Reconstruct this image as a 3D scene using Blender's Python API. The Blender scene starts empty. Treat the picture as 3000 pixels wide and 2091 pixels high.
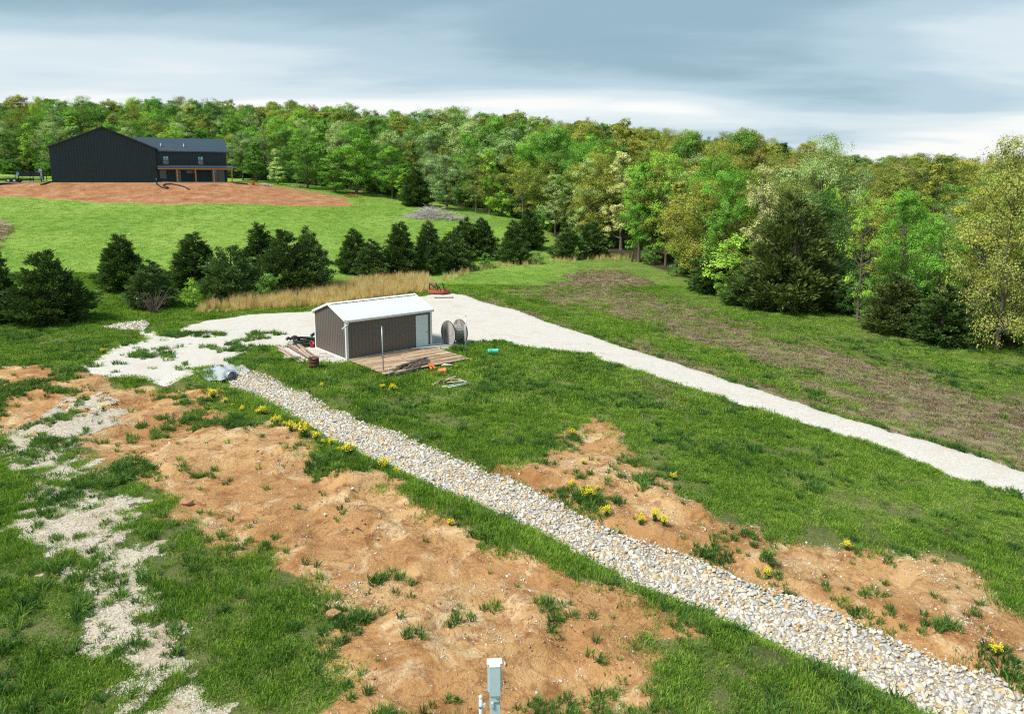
import bpy, math, random
import numpy as np
from mathutils import Vector, Matrix

R = math.radians
random.seed(7)
rng = np.random.default_rng(11)
scene = bpy.context.scene
COL = scene.collection

# ------------------------------------------------------------------ camera
KPX = 3000 / 2296.0            # working pixels (2296 wide) -> photograph pixels
FPX, PITCH, CAMZ, PPY = 2150.0, R(9.0), 10.4, 875.5
cam_d = bpy.data.cameras.new('camera')
cam_d.sensor_width = 36.0
cam_d.lens = 36.0 * FPX / 3000.0
cam_d.shift_y = -(1045.5 - PPY) / 3000.0
cam_d.clip_start, cam_d.clip_end = 0.1, 3000.0
cam = bpy.data.objects.new('camera', cam_d)
COL.objects.link(cam)
cam.location = (0, 0, CAMZ)
cam.rotation_euler = (R(90) - PITCH, 0, 0)
scene.camera = cam

# ------------------------------------------------------------------ sky, sun, exposure
SUN_EL, SUN_AZ = R(55), R(-118)          # azimuth from +Y (view direction), negative = left
world = bpy.data.worlds.new('World')
scene.world = world
world.use_nodes = True
wt = world.node_tree
for n in list(wt.nodes):
    wt.nodes.remove(n)


def N(t, typ, **kw):
    n = t.nodes.new(typ)
    for k, v in kw.items():
        setattr(n, k, v)
    return n


def math_n(t, op, a, b=None, c=None, clamp=False):
    n = N(t, 'ShaderNodeMath', operation=op)
    n.use_clamp = clamp
    for i, v in enumerate((a, b, c)):
        if v is None:
            continue
        if isinstance(v, (int, float)):
            n.inputs[i].default_value = v
        else:
            t.links.new(v, n.inputs[i])
    return n.outputs[0]


def mix_c(t, fac, a, b, blend='MIX'):
    n = N(t, 'ShaderNodeMix', data_type='RGBA', blend_type=blend)
    for s, v in ((0, fac), (6, a), (7, b)):
        if isinstance(v, (int, float)):
            n.inputs[s].default_value = v
        elif isinstance(v, (tuple, list)):
            n.inputs[s].default_value = tuple(v) + ((1,) if len(v) == 3 else ())
        else:
            t.links.new(v, n.inputs[s])
    return n.outputs[2]


def ramp(t, fac, stops, interp='LINEAR'):
    n = N(t, 'ShaderNodeValToRGB')
    n.color_ramp.interpolation = interp
    e = n.color_ramp.elements
    while len(e) < len(stops):
        e.new(0.5)
    for i, (p, c) in enumerate(stops):
        e[i].position = p
        e[i].color = tuple(c) + ((1,) if len(c) == 3 else ())
    t.links.new(fac, n.inputs[0])
    return n.outputs[0]


def noise_n(t, vec, scale, detail=4, rough=0.55, dist=0.0):
    n = N(t, 'ShaderNodeTexNoise')
    n.inputs['Scale'].default_value = scale
    n.inputs['Detail'].default_value = detail
    n.inputs['Roughness'].default_value = rough
    n.inputs['Distortion'].default_value = dist
    if vec is not None:
        t.links.new(vec, n.inputs['Vector'])
    return n.outputs[0]


def build_world():
    t = wt
    sky = N(t, 'ShaderNodeTexSky', sky_type='NISHITA')
    sky.sun_disc = False
    sky.sun_elevation = SUN_EL
    sky.sun_rotation = SUN_AZ
    sky.air_density, sky.dust_density, sky.ozone_density = 1.0, 2.0, 1.0
    tc = N(t, 'ShaderNodeTexCoord')
    sep = N(t, 'ShaderNodeSeparateXYZ')
    t.links.new(tc.outputs['Generated'], sep.inputs[0])
    x, y, z = sep.outputs
    zc = math_n(t, 'MAXIMUM', z, 0.0)
    den = math_n(t, 'ADD', zc, 0.10)
    # cloud sheet: direction projected on a level layer, so streaks flatten towards the horizon
    comb = N(t, 'ShaderNodeCombineXYZ')
    t.links.new(math_n(t, 'DIVIDE', x, den), comb.inputs[0])
    t.links.new(math_n(t, 'DIVIDE', y, den), comb.inputs[1])
    rot = N(t, 'ShaderNodeMapping')
    rot.inputs['Location'].default_value = (1.35, 0.62, 0)
    rot.inputs['Rotation'].default_value = (0, 0, R(-14))
    rot.inputs['Scale'].default_value = (0.24, 0.46, 1)
    t.links.new(comb.outputs[0], rot.inputs[0])
    n1 = noise_n(t, rot.outputs[0], 1.0, 3, 0.42, 0.25)
    n2 = noise_n(t, rot.outputs[0], 3.4, 6, 0.6, 0.3)
    nn = math_n(t, 'ADD', math_n(t, 'MULTIPLY', n1, 0.82), math_n(t, 'MULTIPLY', n2, 0.18))
    # thin bright air low down, heavier grey-blue deck above
    lift = math_n(t, 'MULTIPLY_ADD', math_n(t, 'POWER', zc, 0.55), -1.18, 0.40)
    v = math_n(t, 'ADD', nn, lift)
    cl = ramp(t, v, [(0.28, (0.100, 0.165, 0.205)), (0.40, (0.150, 0.225, 0.270)), (0.50, (0.235, 0.31, 0.355)),
                     (0.58, (0.34, 0.39, 0.415)), (0.67, (0.47, 0.475, 0.465))], 'EASE')
    scl = N(t, 'ShaderNodeVectorMath', operation='SCALE')
    t.links.new(sky.outputs[0], scl.inputs[0])
    scl.inputs[3].default_value = 0.05
    col = mix_c(t, 0.90, scl.outputs[0], cl)
    bg = N(t, 'ShaderNodeBackground')
    t.links.new(col, bg.inputs[0])
    bg.inputs[1].default_value = 1.0
    out = N(t, 'ShaderNodeOutputWorld')
    t.links.new(bg.outputs[0], out.inputs[0])


build_world()
sun_d = bpy.data.lights.new('sun', 'SUN')
sun_d.energy = 2.25
sun_d.angle = R(14)
sun_d.color = (1.0, 0.95, 0.87)
sun = bpy.data.objects.new('sun', sun_d)
COL.objects.link(sun)
sun.rotation_euler = Vector((math.sin(SUN_AZ) * math.cos(SUN_EL), math.cos(SUN_AZ) * math.cos(SUN_EL), math.sin(SUN_EL))).to_track_quat('Z', 'Y').to_euler()
scene.view_settings.view_transform = 'Standard'
scene.view_settings.look = 'None'
scene.view_settings.gamma = 1.0
scene.view_settings.exposure = 1.15
scene.view_settings.use_curve_mapping = False
scene.cycles.max_bounces = 5
scene.cycles.diffuse_bounces = 3
scene.cycles.glossy_bounces = 2
scene.cycles.transmission_bounces = 4
scene.cycles.transparent_max_bounces = 6
scene.cycles.use_denoising = False
scene.cycles.filter_width = 1.2
scene.cycles.caustics_reflective = scene.cycles.caustics_refractive = False


# ------------------------------------------------------------------ numeric helpers
def vnoise(x, y, seed=0):
    xi, yi = np.floor(x).astype(np.int64), np.floor(y).astype(np.int64)
    fx, fy = x - xi, y - yi
    fx, fy = fx * fx * fx * (fx * (fx * 6 - 15) + 10), fy * fy * fy * (fy * (fy * 6 - 15) + 10)

    def h(a, b):
        n = (a * 374761393 + b * 668265263 + seed * 974711) & 0xFFFFFFFF
        n = ((n ^ (n >> 13)) * 1274126177) & 0xFFFFFFFF
        n = ((n ^ (n >> 16)) * 2246822519) & 0xFFFFFFFF
        return (n ^ (n >> 15)).astype(np.float64) / 0xFFFFFFFF * 2 - 1
    a, b, c, d = h(xi, yi), h(xi + 1, yi), h(xi, yi + 1), h(xi + 1, yi + 1)
    return (a * (1 - fx) + b * fx) * (1 - fy) + (c * (1 - fx) + d * fx) * fy


def fbm(x, y, scale, seed=0, octv=4, gain=0.5):
    s, amp, tot = 0.0, 1.0, 0.0
    for o in range(octv):
        k = scale * 2 ** o
        c, sn = math.cos(0.6 * o + 0.3), math.sin(0.6 * o + 0.3)
        s = s + amp * vnoise((x * c - y * sn) * k + 17.3 * o, (x * sn + y * c) * k - 9.1 * o, seed + o)
        tot += amp
        amp *= gain
    return s / tot * 1.6


def smooth(a, b, x):
    t = np.clip((x - a) / (b - a), 0, 1)
    return t * t * (3 - 2 * t)


def ray_dir(px, py):
    u = (np.asarray(px, float) * KPX - 1500) / FPX
    v = (np.asarray(py, float) * KPX - PPY) / FPX
    c, s = math.cos(PITCH), math.sin(PITCH)
    return np.stack([u, c - v * s, -s - v * c], -1)


def at_depth(px, py, Y):
    d = ray_dir(px, py)
    return Vector(d / d[1] * Y) + Vector((0, 0, CAMZ))


def project(P):
    c, s = math.cos(PITCH), math.sin(PITCH)
    dz = P[2] - CAMZ
    d = P[1] * c - dz * s
    return (1500 + FPX * P[0] / d) / KPX, (PPY - FPX * (P[1] * s + dz * c) / d) / KPX


# ------------------------------------------------------------------ terrain
_ctl = []


def cz(px, py, z):
    d = ray_dir(px, py)
    t = (z - CAMZ) / d[2]
    _ctl.append((d[0] * t, d[1] * t, z))


def cy(px, py, Y):
    p = at_depth(px, py, Y)
    _ctl.append((p.x, p.y, p.z))


for a in [(778, 806, 0), (706, 788, 0), (966, 775, 0), (860, 838, -.12), (1040, 800, -.05), (0, 1600, -.9), (600, 1600, -.85), (1100, 1600, -.9), (1700, 1600, -1.1), (2296, 1600, -1.4),
          (300, 1200, -.35), (1150, 1200, -.5), (1600, 1150, -.7), (2296, 1080, -1.1), (1600, 870, -.5), (0, 900, .05), (0, 735, .3), (300, 760, .1), (560, 715, .1),
          (2296, 795, -.7), (1900, 715, -.25), (1600, 645, .1), (1420, 578, .4), (1060, 600, .35), (985, 662, .15), (1250, 585, .45), (690, 655, .3), (430, 695, .15), (1150, 690, 0)]:
    cz(*a)
for a in [(0, 620, 72), (0, 560, 86), (0, 450, 116), (300, 560, 86), (300, 470, 114), (560, 560, 88), (560, 470, 116), (400, 461, 119), (130, 446, 121), (117, 410, 132), (348, 410, 139), (515, 411, 146),
          (790, 457, 133), (800, 530, 100), (960, 490, 119), (1000, 540, 104), (1140, 512, 112), (640, 412, 162), (900, 446, 147), (1140, 486, 130), (1250, 545, 113), (60, 398, 165), (330, 398, 175)]:
    cy(*a)
for a in [(0, 0, -1.2), (-40, 0, -.8), (40, 0, -1.8), (-160, 20, 1), (160, 20, -2), (0, -60, -2),
          (-175, 250, 21), (-85, 250, 20), (-38, 250, 15.5), (8, 250, 12.5), (55, 250, 9.5), (100, 250, 4.5), (130, 250, 2), (175, 250, 0),
          (-110, 200, 15.5), (-40, 190, 12.5), (20, 180, 7.5), (60, 160, 4), (90, 140, 1.2), (60, 90, .5), (95, 90, .2), (40, 125, 2.4), (60, 50, -.6), (110, 200, 2.5),
          (-180, 330, 18), (-60, 340, 14), (60, 340, 7), (180, 340, 0), (-300, 200, 18), (300, 200, 0), (-300, 500, 10), (300, 500, 0), (0, 520, 5)]:
    _ctl.append(a)
CT = np.array(_ctl, float)


def _ker(r2):
    return np.where(r2 > 1e-9, r2 * np.log(np.maximum(r2, 1e-9)), 0.0)


def _tps():
    n = len(CT)
    P = np.c_[np.ones(n), CT[:, :2] / 100]
    d2 = ((CT[:, None, :2] - CT[None, :, :2]) ** 2).sum(-1) / 1e4
    A = np.zeros((n + 3, n + 3))
    A[:n, :n] = _ker(d2) + np.eye(n) * 0.002
    A[:n, n:] = P
    A[n:, :n] = P.T
    return np.linalg.solve(A, np.r_[CT[:, 2], 0, 0, 0])


_W = _tps()


def tps(x, y):
    x, y = np.asarray(x, float), np.asarray(y, float)
    z = _W[-3] + _W[-2] * x / 100 + _W[-1] * y / 100
    if x.size <= 300:
        k = _ker(((x[..., None] - CT[:, 0]) ** 2 + (y[..., None] - CT[:, 1]) ** 2) / 1e4)
        return z + (k * _W[:-3]).sum(-1)
    for i in range(len(CT)):
        z = z + _W[i] * _ker(((x - CT[i, 0]) ** 2 + (y - CT[i, 1]) ** 2) / 1e4)
    return z


def march(px, py, fn):
    d = ray_dir(px, py)
    d = d / d[..., 1:2]
    ts = np.concatenate([np.arange(8, 60, .5), np.arange(60, 300, 2.0)])
    pts = d[None, :, :] * ts[:, None, None]
    below = (pts[..., 2] + CAMZ) < fn(pts[..., 0], pts[..., 1])
    i = np.where(below.any(0), below.argmax(0), len(ts) - 1)
    lo, hi = ts[np.maximum(i - 1, 0)], ts[i]
    for _ in range(22):
        m = (lo + hi) / 2
        p = d * m[:, None]
        b = (p[:, 2] + CAMZ) < fn(p[:, 0], p[:, 1])
        hi = np.where(b, m, hi)
        lo = np.where(b, lo, m)
    p = d * hi[:, None]
    return np.c_[p[:, 0], p[:, 1], p[:, 2] + CAMZ]


def poly_px(pts):
    a = np.array(pts, float)
    return march(a[:, 0], a[:, 1], tps)[:, :2]


def sd_poly(x, y, P):                       # > 0 inside
    x, y = np.asarray(x, float), np.asarray(y, float)
    if x.size <= 8:
        A, B = P, np.roll(P, -1, 0)
        xx, yy = x.ravel()[:, None], y.ravel()[:, None]
        E_ = B - A
        t = np.clip(((xx - A[:, 0]) * E_[:, 0] + (yy - A[:, 1]) * E_[:, 1]) / ((E_ ** 2).sum(1) + 1e-12), 0, 1)
        dd = ((xx - A[:, 0] - t * E_[:, 0]) ** 2 + (yy - A[:, 1] - t * E_[:, 1]) ** 2).min(1)
        c = (A[:, 1] > yy) != (B[:, 1] > yy)
        xi = E_[:, 0] * (yy - A[:, 1]) / np.where(abs(E_[:, 1]) < 1e-12, 1e-12, E_[:, 1]) + A[:, 0]
        ins = (c & (xx < xi)).sum(1) % 2 == 1
        return (np.where(ins, 1, -1) * np.sqrt(dd)).reshape(x.shape)
    best = np.full(x.shape, 1e9)
    ins = np.zeros(x.shape, bool)
    for i in range(len(P)):
        (ax, ay), (bx, by) = P[i], P[(i + 1) % len(P)]
        ex, ey = bx - ax, by - ay
        t = np.clip(((x - ax) * ex + (y - ay) * ey) / (ex * ex + ey * ey + 1e-12), 0, 1)
        best = np.minimum(best, (x - ax - t * ex) ** 2 + (y - ay - t * ey) ** 2)
        c = (ay > y) != (by > y)
        xi = (bx - ax) * (y - ay) / np.where(abs(by - ay) < 1e-12, 1e-12, by - ay) + ax
        ins ^= c & (x < xi)
    return np.where(ins, 1, -1) * np.sqrt(best)


P_DRIVE = poly_px([(925, 690), (930, 668), (965, 661), (1000, 656), (1042, 662), (1095, 680), (1162, 697), (1228, 723), (1328, 753), (1395, 778), (1531, 819), (1665, 863), (1832, 919), (1966, 957),
                   (2100, 997), (2200, 1026), (2296, 1058), (2480, 1115), (2480, 1190), (2296, 1116), (2233, 1097), (2133, 1069), (2000, 1012), (1865, 970), (1731, 930), (1631, 899), (1531, 863), (1495, 852),
                   (1412, 824), (1355, 808), (1328, 793), (1272, 788), (1228, 784), (1155, 774), (1128, 766), (1055, 768), (1010, 782), (960, 790), (900, 760)])
P_PAD = poly_px([(960, 690), (900, 672), (689, 699), (591, 703), (529, 710), (466, 717), (392, 742), (375, 764), (351, 744), (308, 740), (323, 763), (274, 775), (230, 794), (169, 829), (202, 837), (249, 843),
                 (311, 850), (373, 865), (420, 850), (435, 825), (515, 828), (520, 798), (570, 778), (625, 776), (640, 800), (690, 812), (760, 816), (800, 800), (960, 770)])
P_TRACK = poly_px([(0, 985), (60, 945), (120, 905), (215, 890), (262, 925), (250, 960), (170, 985), (150, 1020), (240, 1060), (293, 1181), (330, 1240), (352, 1300), (400, 1365), (405, 1421), (425, 1461), (440, 1571), (440, 1680),
                   (300, 1680), (283, 1600), (247, 1488), (200, 1388), (167, 1285), (110, 1231), (77, 1181), (67, 1071), (40, 1040)])
P_ROCK = poly_px([(505, 838), (544, 825), (622, 850), (689, 878), (800, 932), (900, 972), (1005, 1013), (1095, 1055), (1149, 1071), (1222, 1101), (1282, 1135), (1355, 1175), (1422, 1201), (1473, 1214), (1549, 1241), (1662, 1290),
                  (1795, 1335), (1946, 1396), (2097, 1468), (2211, 1506), (2296, 1547), (2480, 1640), (2400, 1740), (2200, 1650), (2093, 1597), (2021, 1559), (1927, 1517), (1795, 1453), (1643, 1385), (1549, 1343), (1477, 1317),
                  (1405, 1285), (1339, 1248), (1272, 1215), (1205, 1178), (1155, 1158), (1106, 1151), (1049, 1108), (975, 1085), (880, 1040), (780, 992), (689, 943), (591, 893), (525, 862)])
P_ROCK2 = poly_px([(232, 736), (262, 728), (330, 720), (336, 733), (322, 744), (268, 740)])
P_SOIL1 = poly_px([(-60, 825), (60, 816), (190, 832), (311, 852), (373, 867), (430, 865), (500, 905), (620, 970), (830, 1055), (960, 1105), (1075, 1175), (1090, 1200), (1180, 1245), (1280, 1295), (1370, 1335), (1430, 1370),
                   (1500, 1425), (1570, 1500), (1600, 1700), (640, 1700), (690, 1590), (730, 1520), (800, 1440), (825, 1390), (770, 1330), (700, 1285), (620, 1265), (590, 1215), (510, 1200), (450, 1172), (380, 1165), (390, 1100),
                   (330, 1075), (250, 1055), (190, 1015), (100, 985), (-60, 990)])
P_SOIL2 = poly_px([(1330, 925), (1370, 955), (1400, 1020), (1440, 1065), (1520, 1100), (1600, 1120), (1650, 1160), (1760, 1190), (1860, 1200), (1960, 1230), (2080, 1270), (2150, 1290), (2296, 1390), (2450, 1440), (2450, 1640),
                   (2296, 1548), (2211, 1508), (2097, 1470), (1946, 1398), (1795, 1337), (1662, 1292), (1549, 1243), (1422, 1203), (1355, 1177), (1282, 1137), (1222, 1103), (1149, 1073), (1095, 1058), (1170, 1040), (1250, 1005), (1285, 960)])
P_RED = poly_px([(-200, 420), (0, 416), (100, 411), (348, 411), (515, 412), (600, 417), (690, 428), (770, 446), (800, 462), (650, 463), (500, 460), (330, 458), (180, 449), (60, 440), (-200, 436)])
P_DRY = poly_px([(1050, 662), (1120, 648), (1230, 640), (1300, 605), (1400, 606), (1480, 650), (1600, 690), (1760, 740), (1900, 775), (2296, 880), (2400, 900), (2400, 1090), (2296, 1052), (2150, 1005), (1980, 940), (1820, 880),
                 (1650, 800), (1450, 735), (1330, 702), (1180, 672), (1100, 678)])
P_DRYS = poly_px([(1060, 660), (1200, 652), (1330, 672), (1500, 712), (1700, 757), (1900, 814), (2100, 882), (2296, 945), (2400, 975), (2400, 1040), (2296, 1005), (2100, 938), (1900, 862), (1700, 795), (1500, 736), (1330, 697), (1180, 672)])
P_DRY2 = poly_px([(1095, 676), (1162, 692), (1328, 745), (1531, 808), (1832, 905), (2100, 980), (2296, 1040), (2300, 1062), (2100, 1000), (1832, 922), (1531, 822), (1328, 757), (1162, 700)])
P_DRY3 = poly_px([(1400, 845), (1460, 865), (1530, 905), (1600, 915), (1590, 935), (1480, 890), (1400, 865)])
P_DRY4 = poly_px([(-30, 475), (30, 482), (45, 505), (30, 530), (18, 560), (-30, 565)])
P_GOLD = poly_px([(440, 690), (520, 672), (640, 660), (760, 640), (860, 622), (950, 622), (985, 640), (965, 655), (920, 662), (760, 685), (640, 690), (560, 697), (450, 706)])

C_ROCK = poly_px([(515, 845), (606, 872), (690, 910), (790, 963), (940, 1030), (1050, 1078), (1180, 1130), (1310, 1195), (1440, 1253), (1600, 1318), (1800, 1398), (2000, 1485), (2200, 1575), (2420, 1680)])
HOUSE_L, HOUSE_A = Vector((-81.7, 132.0, 10.4)), R(28.0)


def line_dist(x, y, P):
    best = np.full(np.shape(x), 1e9)
    for i in range(len(P) - 1):
        (ax, ay), (bx, by) = P[i], P[i + 1]
        ex, ey = bx - ax, by - ay
        t = np.clip(((x - ax) * ex + (y - ay) * ey) / (ex * ex + ey * ey), 0, 1)
        best = np.minimum(best, (x - ax - t * ex) ** 2 + (y - ay - t * ey) ** 2)
    return np.sqrt(best)


def soil_v(x, y):
    nz = 1.15 * fbm(x, y, .33, 3) + .55 * fbm(x, y, 1.3, 5, 4, .6)
    s1 = np.minimum(sd_poly(x, y, P_SOIL1) + nz, -sd_poly(x, y, P_ROCK) - .75 + .35 * fbm(x, y, .5, 7))   # a grass bank stays along the rock
    return np.maximum(s1, sd_poly(x, y, P_SOIL2) + .7 * nz + .15)


def dry_v(x, y):
    s = np.maximum(np.maximum(sd_poly(x, y, P_DRYS) * 1.2 + .5, np.minimum(sd_poly(x, y, P_DRY), 1.2) - .45), np.maximum(np.maximum(sd_poly(x, y, P_DRY2) * 2 + .5, sd_poly(x, y, P_DRY3)), sd_poly(x, y, P_DRY4) * .5 - .3))
    # streaks run along the driveway
    a, b = x * .54 - y * .84, x * .84 + y * .54
    return s + 1.5 * fbm(a * .25, b, .30, 23) + .8 * fbm(a * .4, b, 1.1, 29, 3) + .3 * fbm(x, y, 2.2, 31, 2)


def red_v(x, y):
    return sd_poly(x, y, P_RED) + 1.6 * fbm(x, y, .12, 41)


def terrain(x, y):
    x, y = np.asarray(x, float), np.asarray(y, float)
    z = tps(x, y)
    # level ground under the house
    ca, sa = math.cos(HOUSE_A), math.sin(HOUSE_A)
    u = (x - HOUSE_L.x) * ca + (y - HOUSE_L.y) * sa
    v = -(x - HOUSE_L.x) * sa + (y - HOUSE_L.y) * ca
    dx = np.maximum(np.maximum(-1 - u, u - 31), 0)
    dy = np.maximum(np.maximum(-1.2 - v, v - 17), 0)
    w = 1 - smooth(0, 9, np.hypot(dx, dy))
    z = z * (1 - w) + HOUSE_L.z * w
    d = line_dist(x, y, C_ROCK)
    z = z - 0.34 * (1 - smooth(0.2, 2.0, d)) + .12 * smooth(1.2, 1.9, d) * (1 - smooth(1.9, 3.4, d))
    m = smooth(0.0, 1.2, np.maximum(sd_poly(x, y, P_SOIL1), sd_poly(x, y, P_SOIL2)))
    e = 1 - abs(fbm(x, y, .28, 71, 4))
    z = z + m * (.09 * fbm(x, y, .55, 61) + .08 * np.maximum(e, .0) ** 6 + .13 * np.tanh(14 * fbm(x, y, .3, 67, 5)))
    far = smooth(30, 80, np.hypot(x, y))
    z = z + .05 * fbm(x, y, .25, 81, 3) * (1 - m) * (1 - far) * smooth(1.0, 3.0, d) * (sd_poly(x, y, P_PAD) < -.5) * (sd_poly(x, y, P_DRIVE) < -.5)
    return z


def at(px, py):
    p = march(np.array([px], float), np.array([py], float), tps)[0]
    d = ray_dir(px, py)
    d = d / d[1]
    slope = (p[2] - CAMZ) / p[1]
    Y_ = p[1]
    e = .5
    f0 = CAMZ + d[2] * Y_ - gz(d[0] * Y_, Y_)
    Y1 = Y_ + f0 * 1.5 if abs(f0) > 1e-4 else Y_ + .01
    for _ in range(5):
        f1 = CAMZ + d[2] * Y1 - gz(d[0] * Y1, Y1)
        if abs(f1) < 2e-3 or abs(f1 - f0) < 1e-9:
            break
        Y2 = Y1 - f1 * (Y1 - Y_) / (f1 - f0)
        Y2 = min(max(Y2, p[1] - 9), p[1] + 9)
        Y_, f0, Y1 = Y1, f1, Y2
    return Vector((d[0] * Y1, Y1, gz(d[0] * Y1, Y1)))


def gz(x, y):
    return float(terrain(np.array([x]), np.array([y]))[0])


# ------------------------------------------------------------------ mesh helpers
class MB:
    """collects boxes, bars and tubes; build() links them as one mesh object"""

    def __init__(s):
        s.v, s.f = [], []

    def add(s, vs, fs):
        o = len(s.v)
        s.v += [tuple(p) for p in vs]
        s.f += [tuple(i + o for i in f) for f in fs]
        return s

    def box(s, x0, x1, y0, y1, z0, z1):
        return s.add([(x0, y0, z0), (x1, y0, z0), (x1, y1, z0), (x0, y1, z0), (x0, y0, z1), (x1, y0, z1), (x1, y1, z1), (x0, y1, z1)],
                     [(0, 3, 2, 1), (4, 5, 6, 7), (0, 1, 5, 4), (1, 2, 6, 5), (2, 3, 7, 6), (3, 0, 4, 7)])

    def tube(s, pts, rad, n=8, caps=True):
        pts = [Vector(p) for p in pts]
        if isinstance(rad, (int, float)):
            rad = [rad] * len(pts)
        vs, fs = [], []
        up0 = None
        for i, p in enumerate(pts):
            d = (pts[min(i + 1, len(pts) - 1)] - pts[max(i - 1, 0)])
            d = d.normalized() if d.length > 1e-9 else Vector((0, 0, 1))
            if up0 is None:
                up0 = Vector((0, 0, 1)) if abs(d.z) < .9 else Vector((1, 0, 0))
            a = d.cross(up0)
            a = a.normalized() if a.length > 1e-6 else d.orthogonal().normalized()
            b = d.cross(a)
            up0 = -b if False else up0
            for k in range(n):
                t = 2 * math.pi * k / n
                vs.append(p + a * (math.cos(t) * rad[i]) + b * (math.sin(t) * rad[i]))
        for i in range(len(pts) - 1):
            for k in range(n):
                k2 = (k + 1) % n
                fs.append((i * n + k, i * n + k2, (i + 1) * n + k2, (i + 1) * n + k))
        if caps:
            fs.append(tuple(range(n))[::-1])
            fs.append(tuple((len(pts) - 1) * n + k for k in range(n)))
        return s.add(vs, fs)

    def bar(s, a, b, w, h=None, up=(0, 0, 1)):
        a, b = Vector(a), Vector(b)
        h = h or w
        d = (b - a).normalized()
        x = d.cross(Vector(up))
        x = x.normalized() if x.length > 1e-6 else d.orthogonal().normalized()
        y = x.cross(d)
        vs = []
        for p in (a, b):
            for sx, sy in ((-1, -1), (1, -1), (1, 1), (-1, 1)):
                vs.append(p + x * sx * w / 2 + y * sy * h / 2)
        return s.add(vs, [(0, 1, 2, 3), (7, 6, 5, 4), (0, 4, 5, 1), (1, 5, 6, 2), (2, 6, 7, 3), (3, 7, 4, 0)])

    def lathe(s, prof, n=20, c=(0, 0, 0)):
        vs, fs = [], []
        for r, z in prof:
            for k in range(n):
                t = 2 * math.pi * k / n
                vs.append((c[0] + r * math.cos(t), c[1] + r * math.sin(t), c[2] + z))
        for i in range(len(prof) - 1):
            for k in range(n):
                k2 = (k + 1) % n
                fs.append((i * n + k, i * n + k2, (i + 1) * n + k2, (i + 1) * n + k))
        return s.add(vs, fs)

    def mesh(s, name, mat, smooth_=False):
        me = bpy.data.meshes.new(name)
        me.from_pydata(s.v, [], s.f)
        me.update()
        if mat:
            me.materials.append(mat)
        if smooth_:
            me.polygons.foreach_set('use_smooth', [True] * len(me.polygons))
        return me

    def build(s, name, mat, parent=None, smooth_=False):
        return link(name, s.mesh(name, mat, smooth_), parent)


def link(name, data, parent=None):
    o = bpy.data.objects.new(name, data)
    COL.objects.link(o)
    if parent is not None:
        o.parent = parent
    return o


def np_mesh(name, V, F, mat, attrs=None, smooth_=False):
    """V (n,3), F (m,k) all of one size k"""
    me = bpy.data.meshes.new(name)
    V, F = np.asarray(V, np.float32), np.asarray(F, np.int32)
    m, k = F.shape
    me.vertices.add(len(V))
    me.vertices.foreach_set('co', V.ravel())
    me.loops.add(m * k)
    me.loops.foreach_set('vertex_index', F.ravel())
    me.polygons.add(m)
    me.polygons.foreach_set('loop_start', np.arange(m, dtype=np.int32) * k)
    me.polygons.foreach_set('loop_total', np.full(m, k, np.int32))
    if smooth_:
        me.polygons.foreach_set('use_smooth', np.ones(m, bool))
    me.update(calc_edges=True)
    for nm, a in (attrs or {}).items():
        at_ = me.attributes.new(nm, 'FLOAT', 'POINT')
        at_.data.foreach_set('value', np.asarray(a, np.float32))
    if mat:
        me.materials.append(mat)
    return me


def tag(o, label=None, cat=None, group=None, kind=None):
    for k, v in (('label', label), ('category', cat), ('group', group), ('kind', kind)):
        if v:
            o[k] = v
    return o


def thing(name, loc, label, cat, rz=0.0, group=None):
    o = link(name, None)
    o.location = loc
    o.rotation_euler = (0, 0, rz)
    o.empty_display_size = .2
    return tag(o, label, cat, group)


# ------------------------------------------------------------------ materials
MATS = {}


def new_mat(name):
    m = bpy.data.materials.new(name)
    m.use_nodes = True
    t = m.node_tree
    b = t.nodes['Principled BSDF']
    MATS[name] = m
    return m, t, b


def obj_vec(t, kind='Object'):
    return N(t, 'ShaderNodeTexCoord').outputs[kind]


def world_pos(t):
    return N(t, 'ShaderNodeNewGeometry').outputs['Position']


def attr_n(t, name, typ='GEOMETRY'):
    n = N(t, 'ShaderNodeAttribute')
    n.attribute_name = name
    n.attribute_type = typ
    return n.outputs['Fac']


def bump(t, b, h, strength, dist=.02):
    n = N(t, 'ShaderNodeBump')
    n.inputs['Strength'].default_value = strength
    n.inputs['Distance'].default_value = dist
    t.links.new(h, n.inputs['Height'])
    t.links.new(n.outputs[0], b.inputs['Normal'])


def plain(name, col, rough=.7, metal=0.0, var=.18, scale=6.0, bumpk=.0, dirt=None, dscale=2.0, damt=.5):
    m, t, b = new_mat(name)
    v = obj_vec(t)
    n = noise_n(t, v, scale, 5, .6)
    c = mix_c(t, n, tuple(x * (1 - var) for x in col), tuple(min(1, x * (1 + var)) for x in col))
    if dirt:
        d = ramp(t, noise_n(t, v, dscale, 6, .65), [(.45, (0, 0, 0)), (.7, (1, 1, 1))])
        c = mix_c(t, math_n(t, 'MULTIPLY', d, damt), c, dirt)
    t.links.new(c, b.inputs['Base Color'])
    b.inputs['Roughness'].default_value = rough
    b.inputs['Metallic'].default_value = metal
    if bumpk:
        bump(t, b, n, bumpk)
    return m


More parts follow.
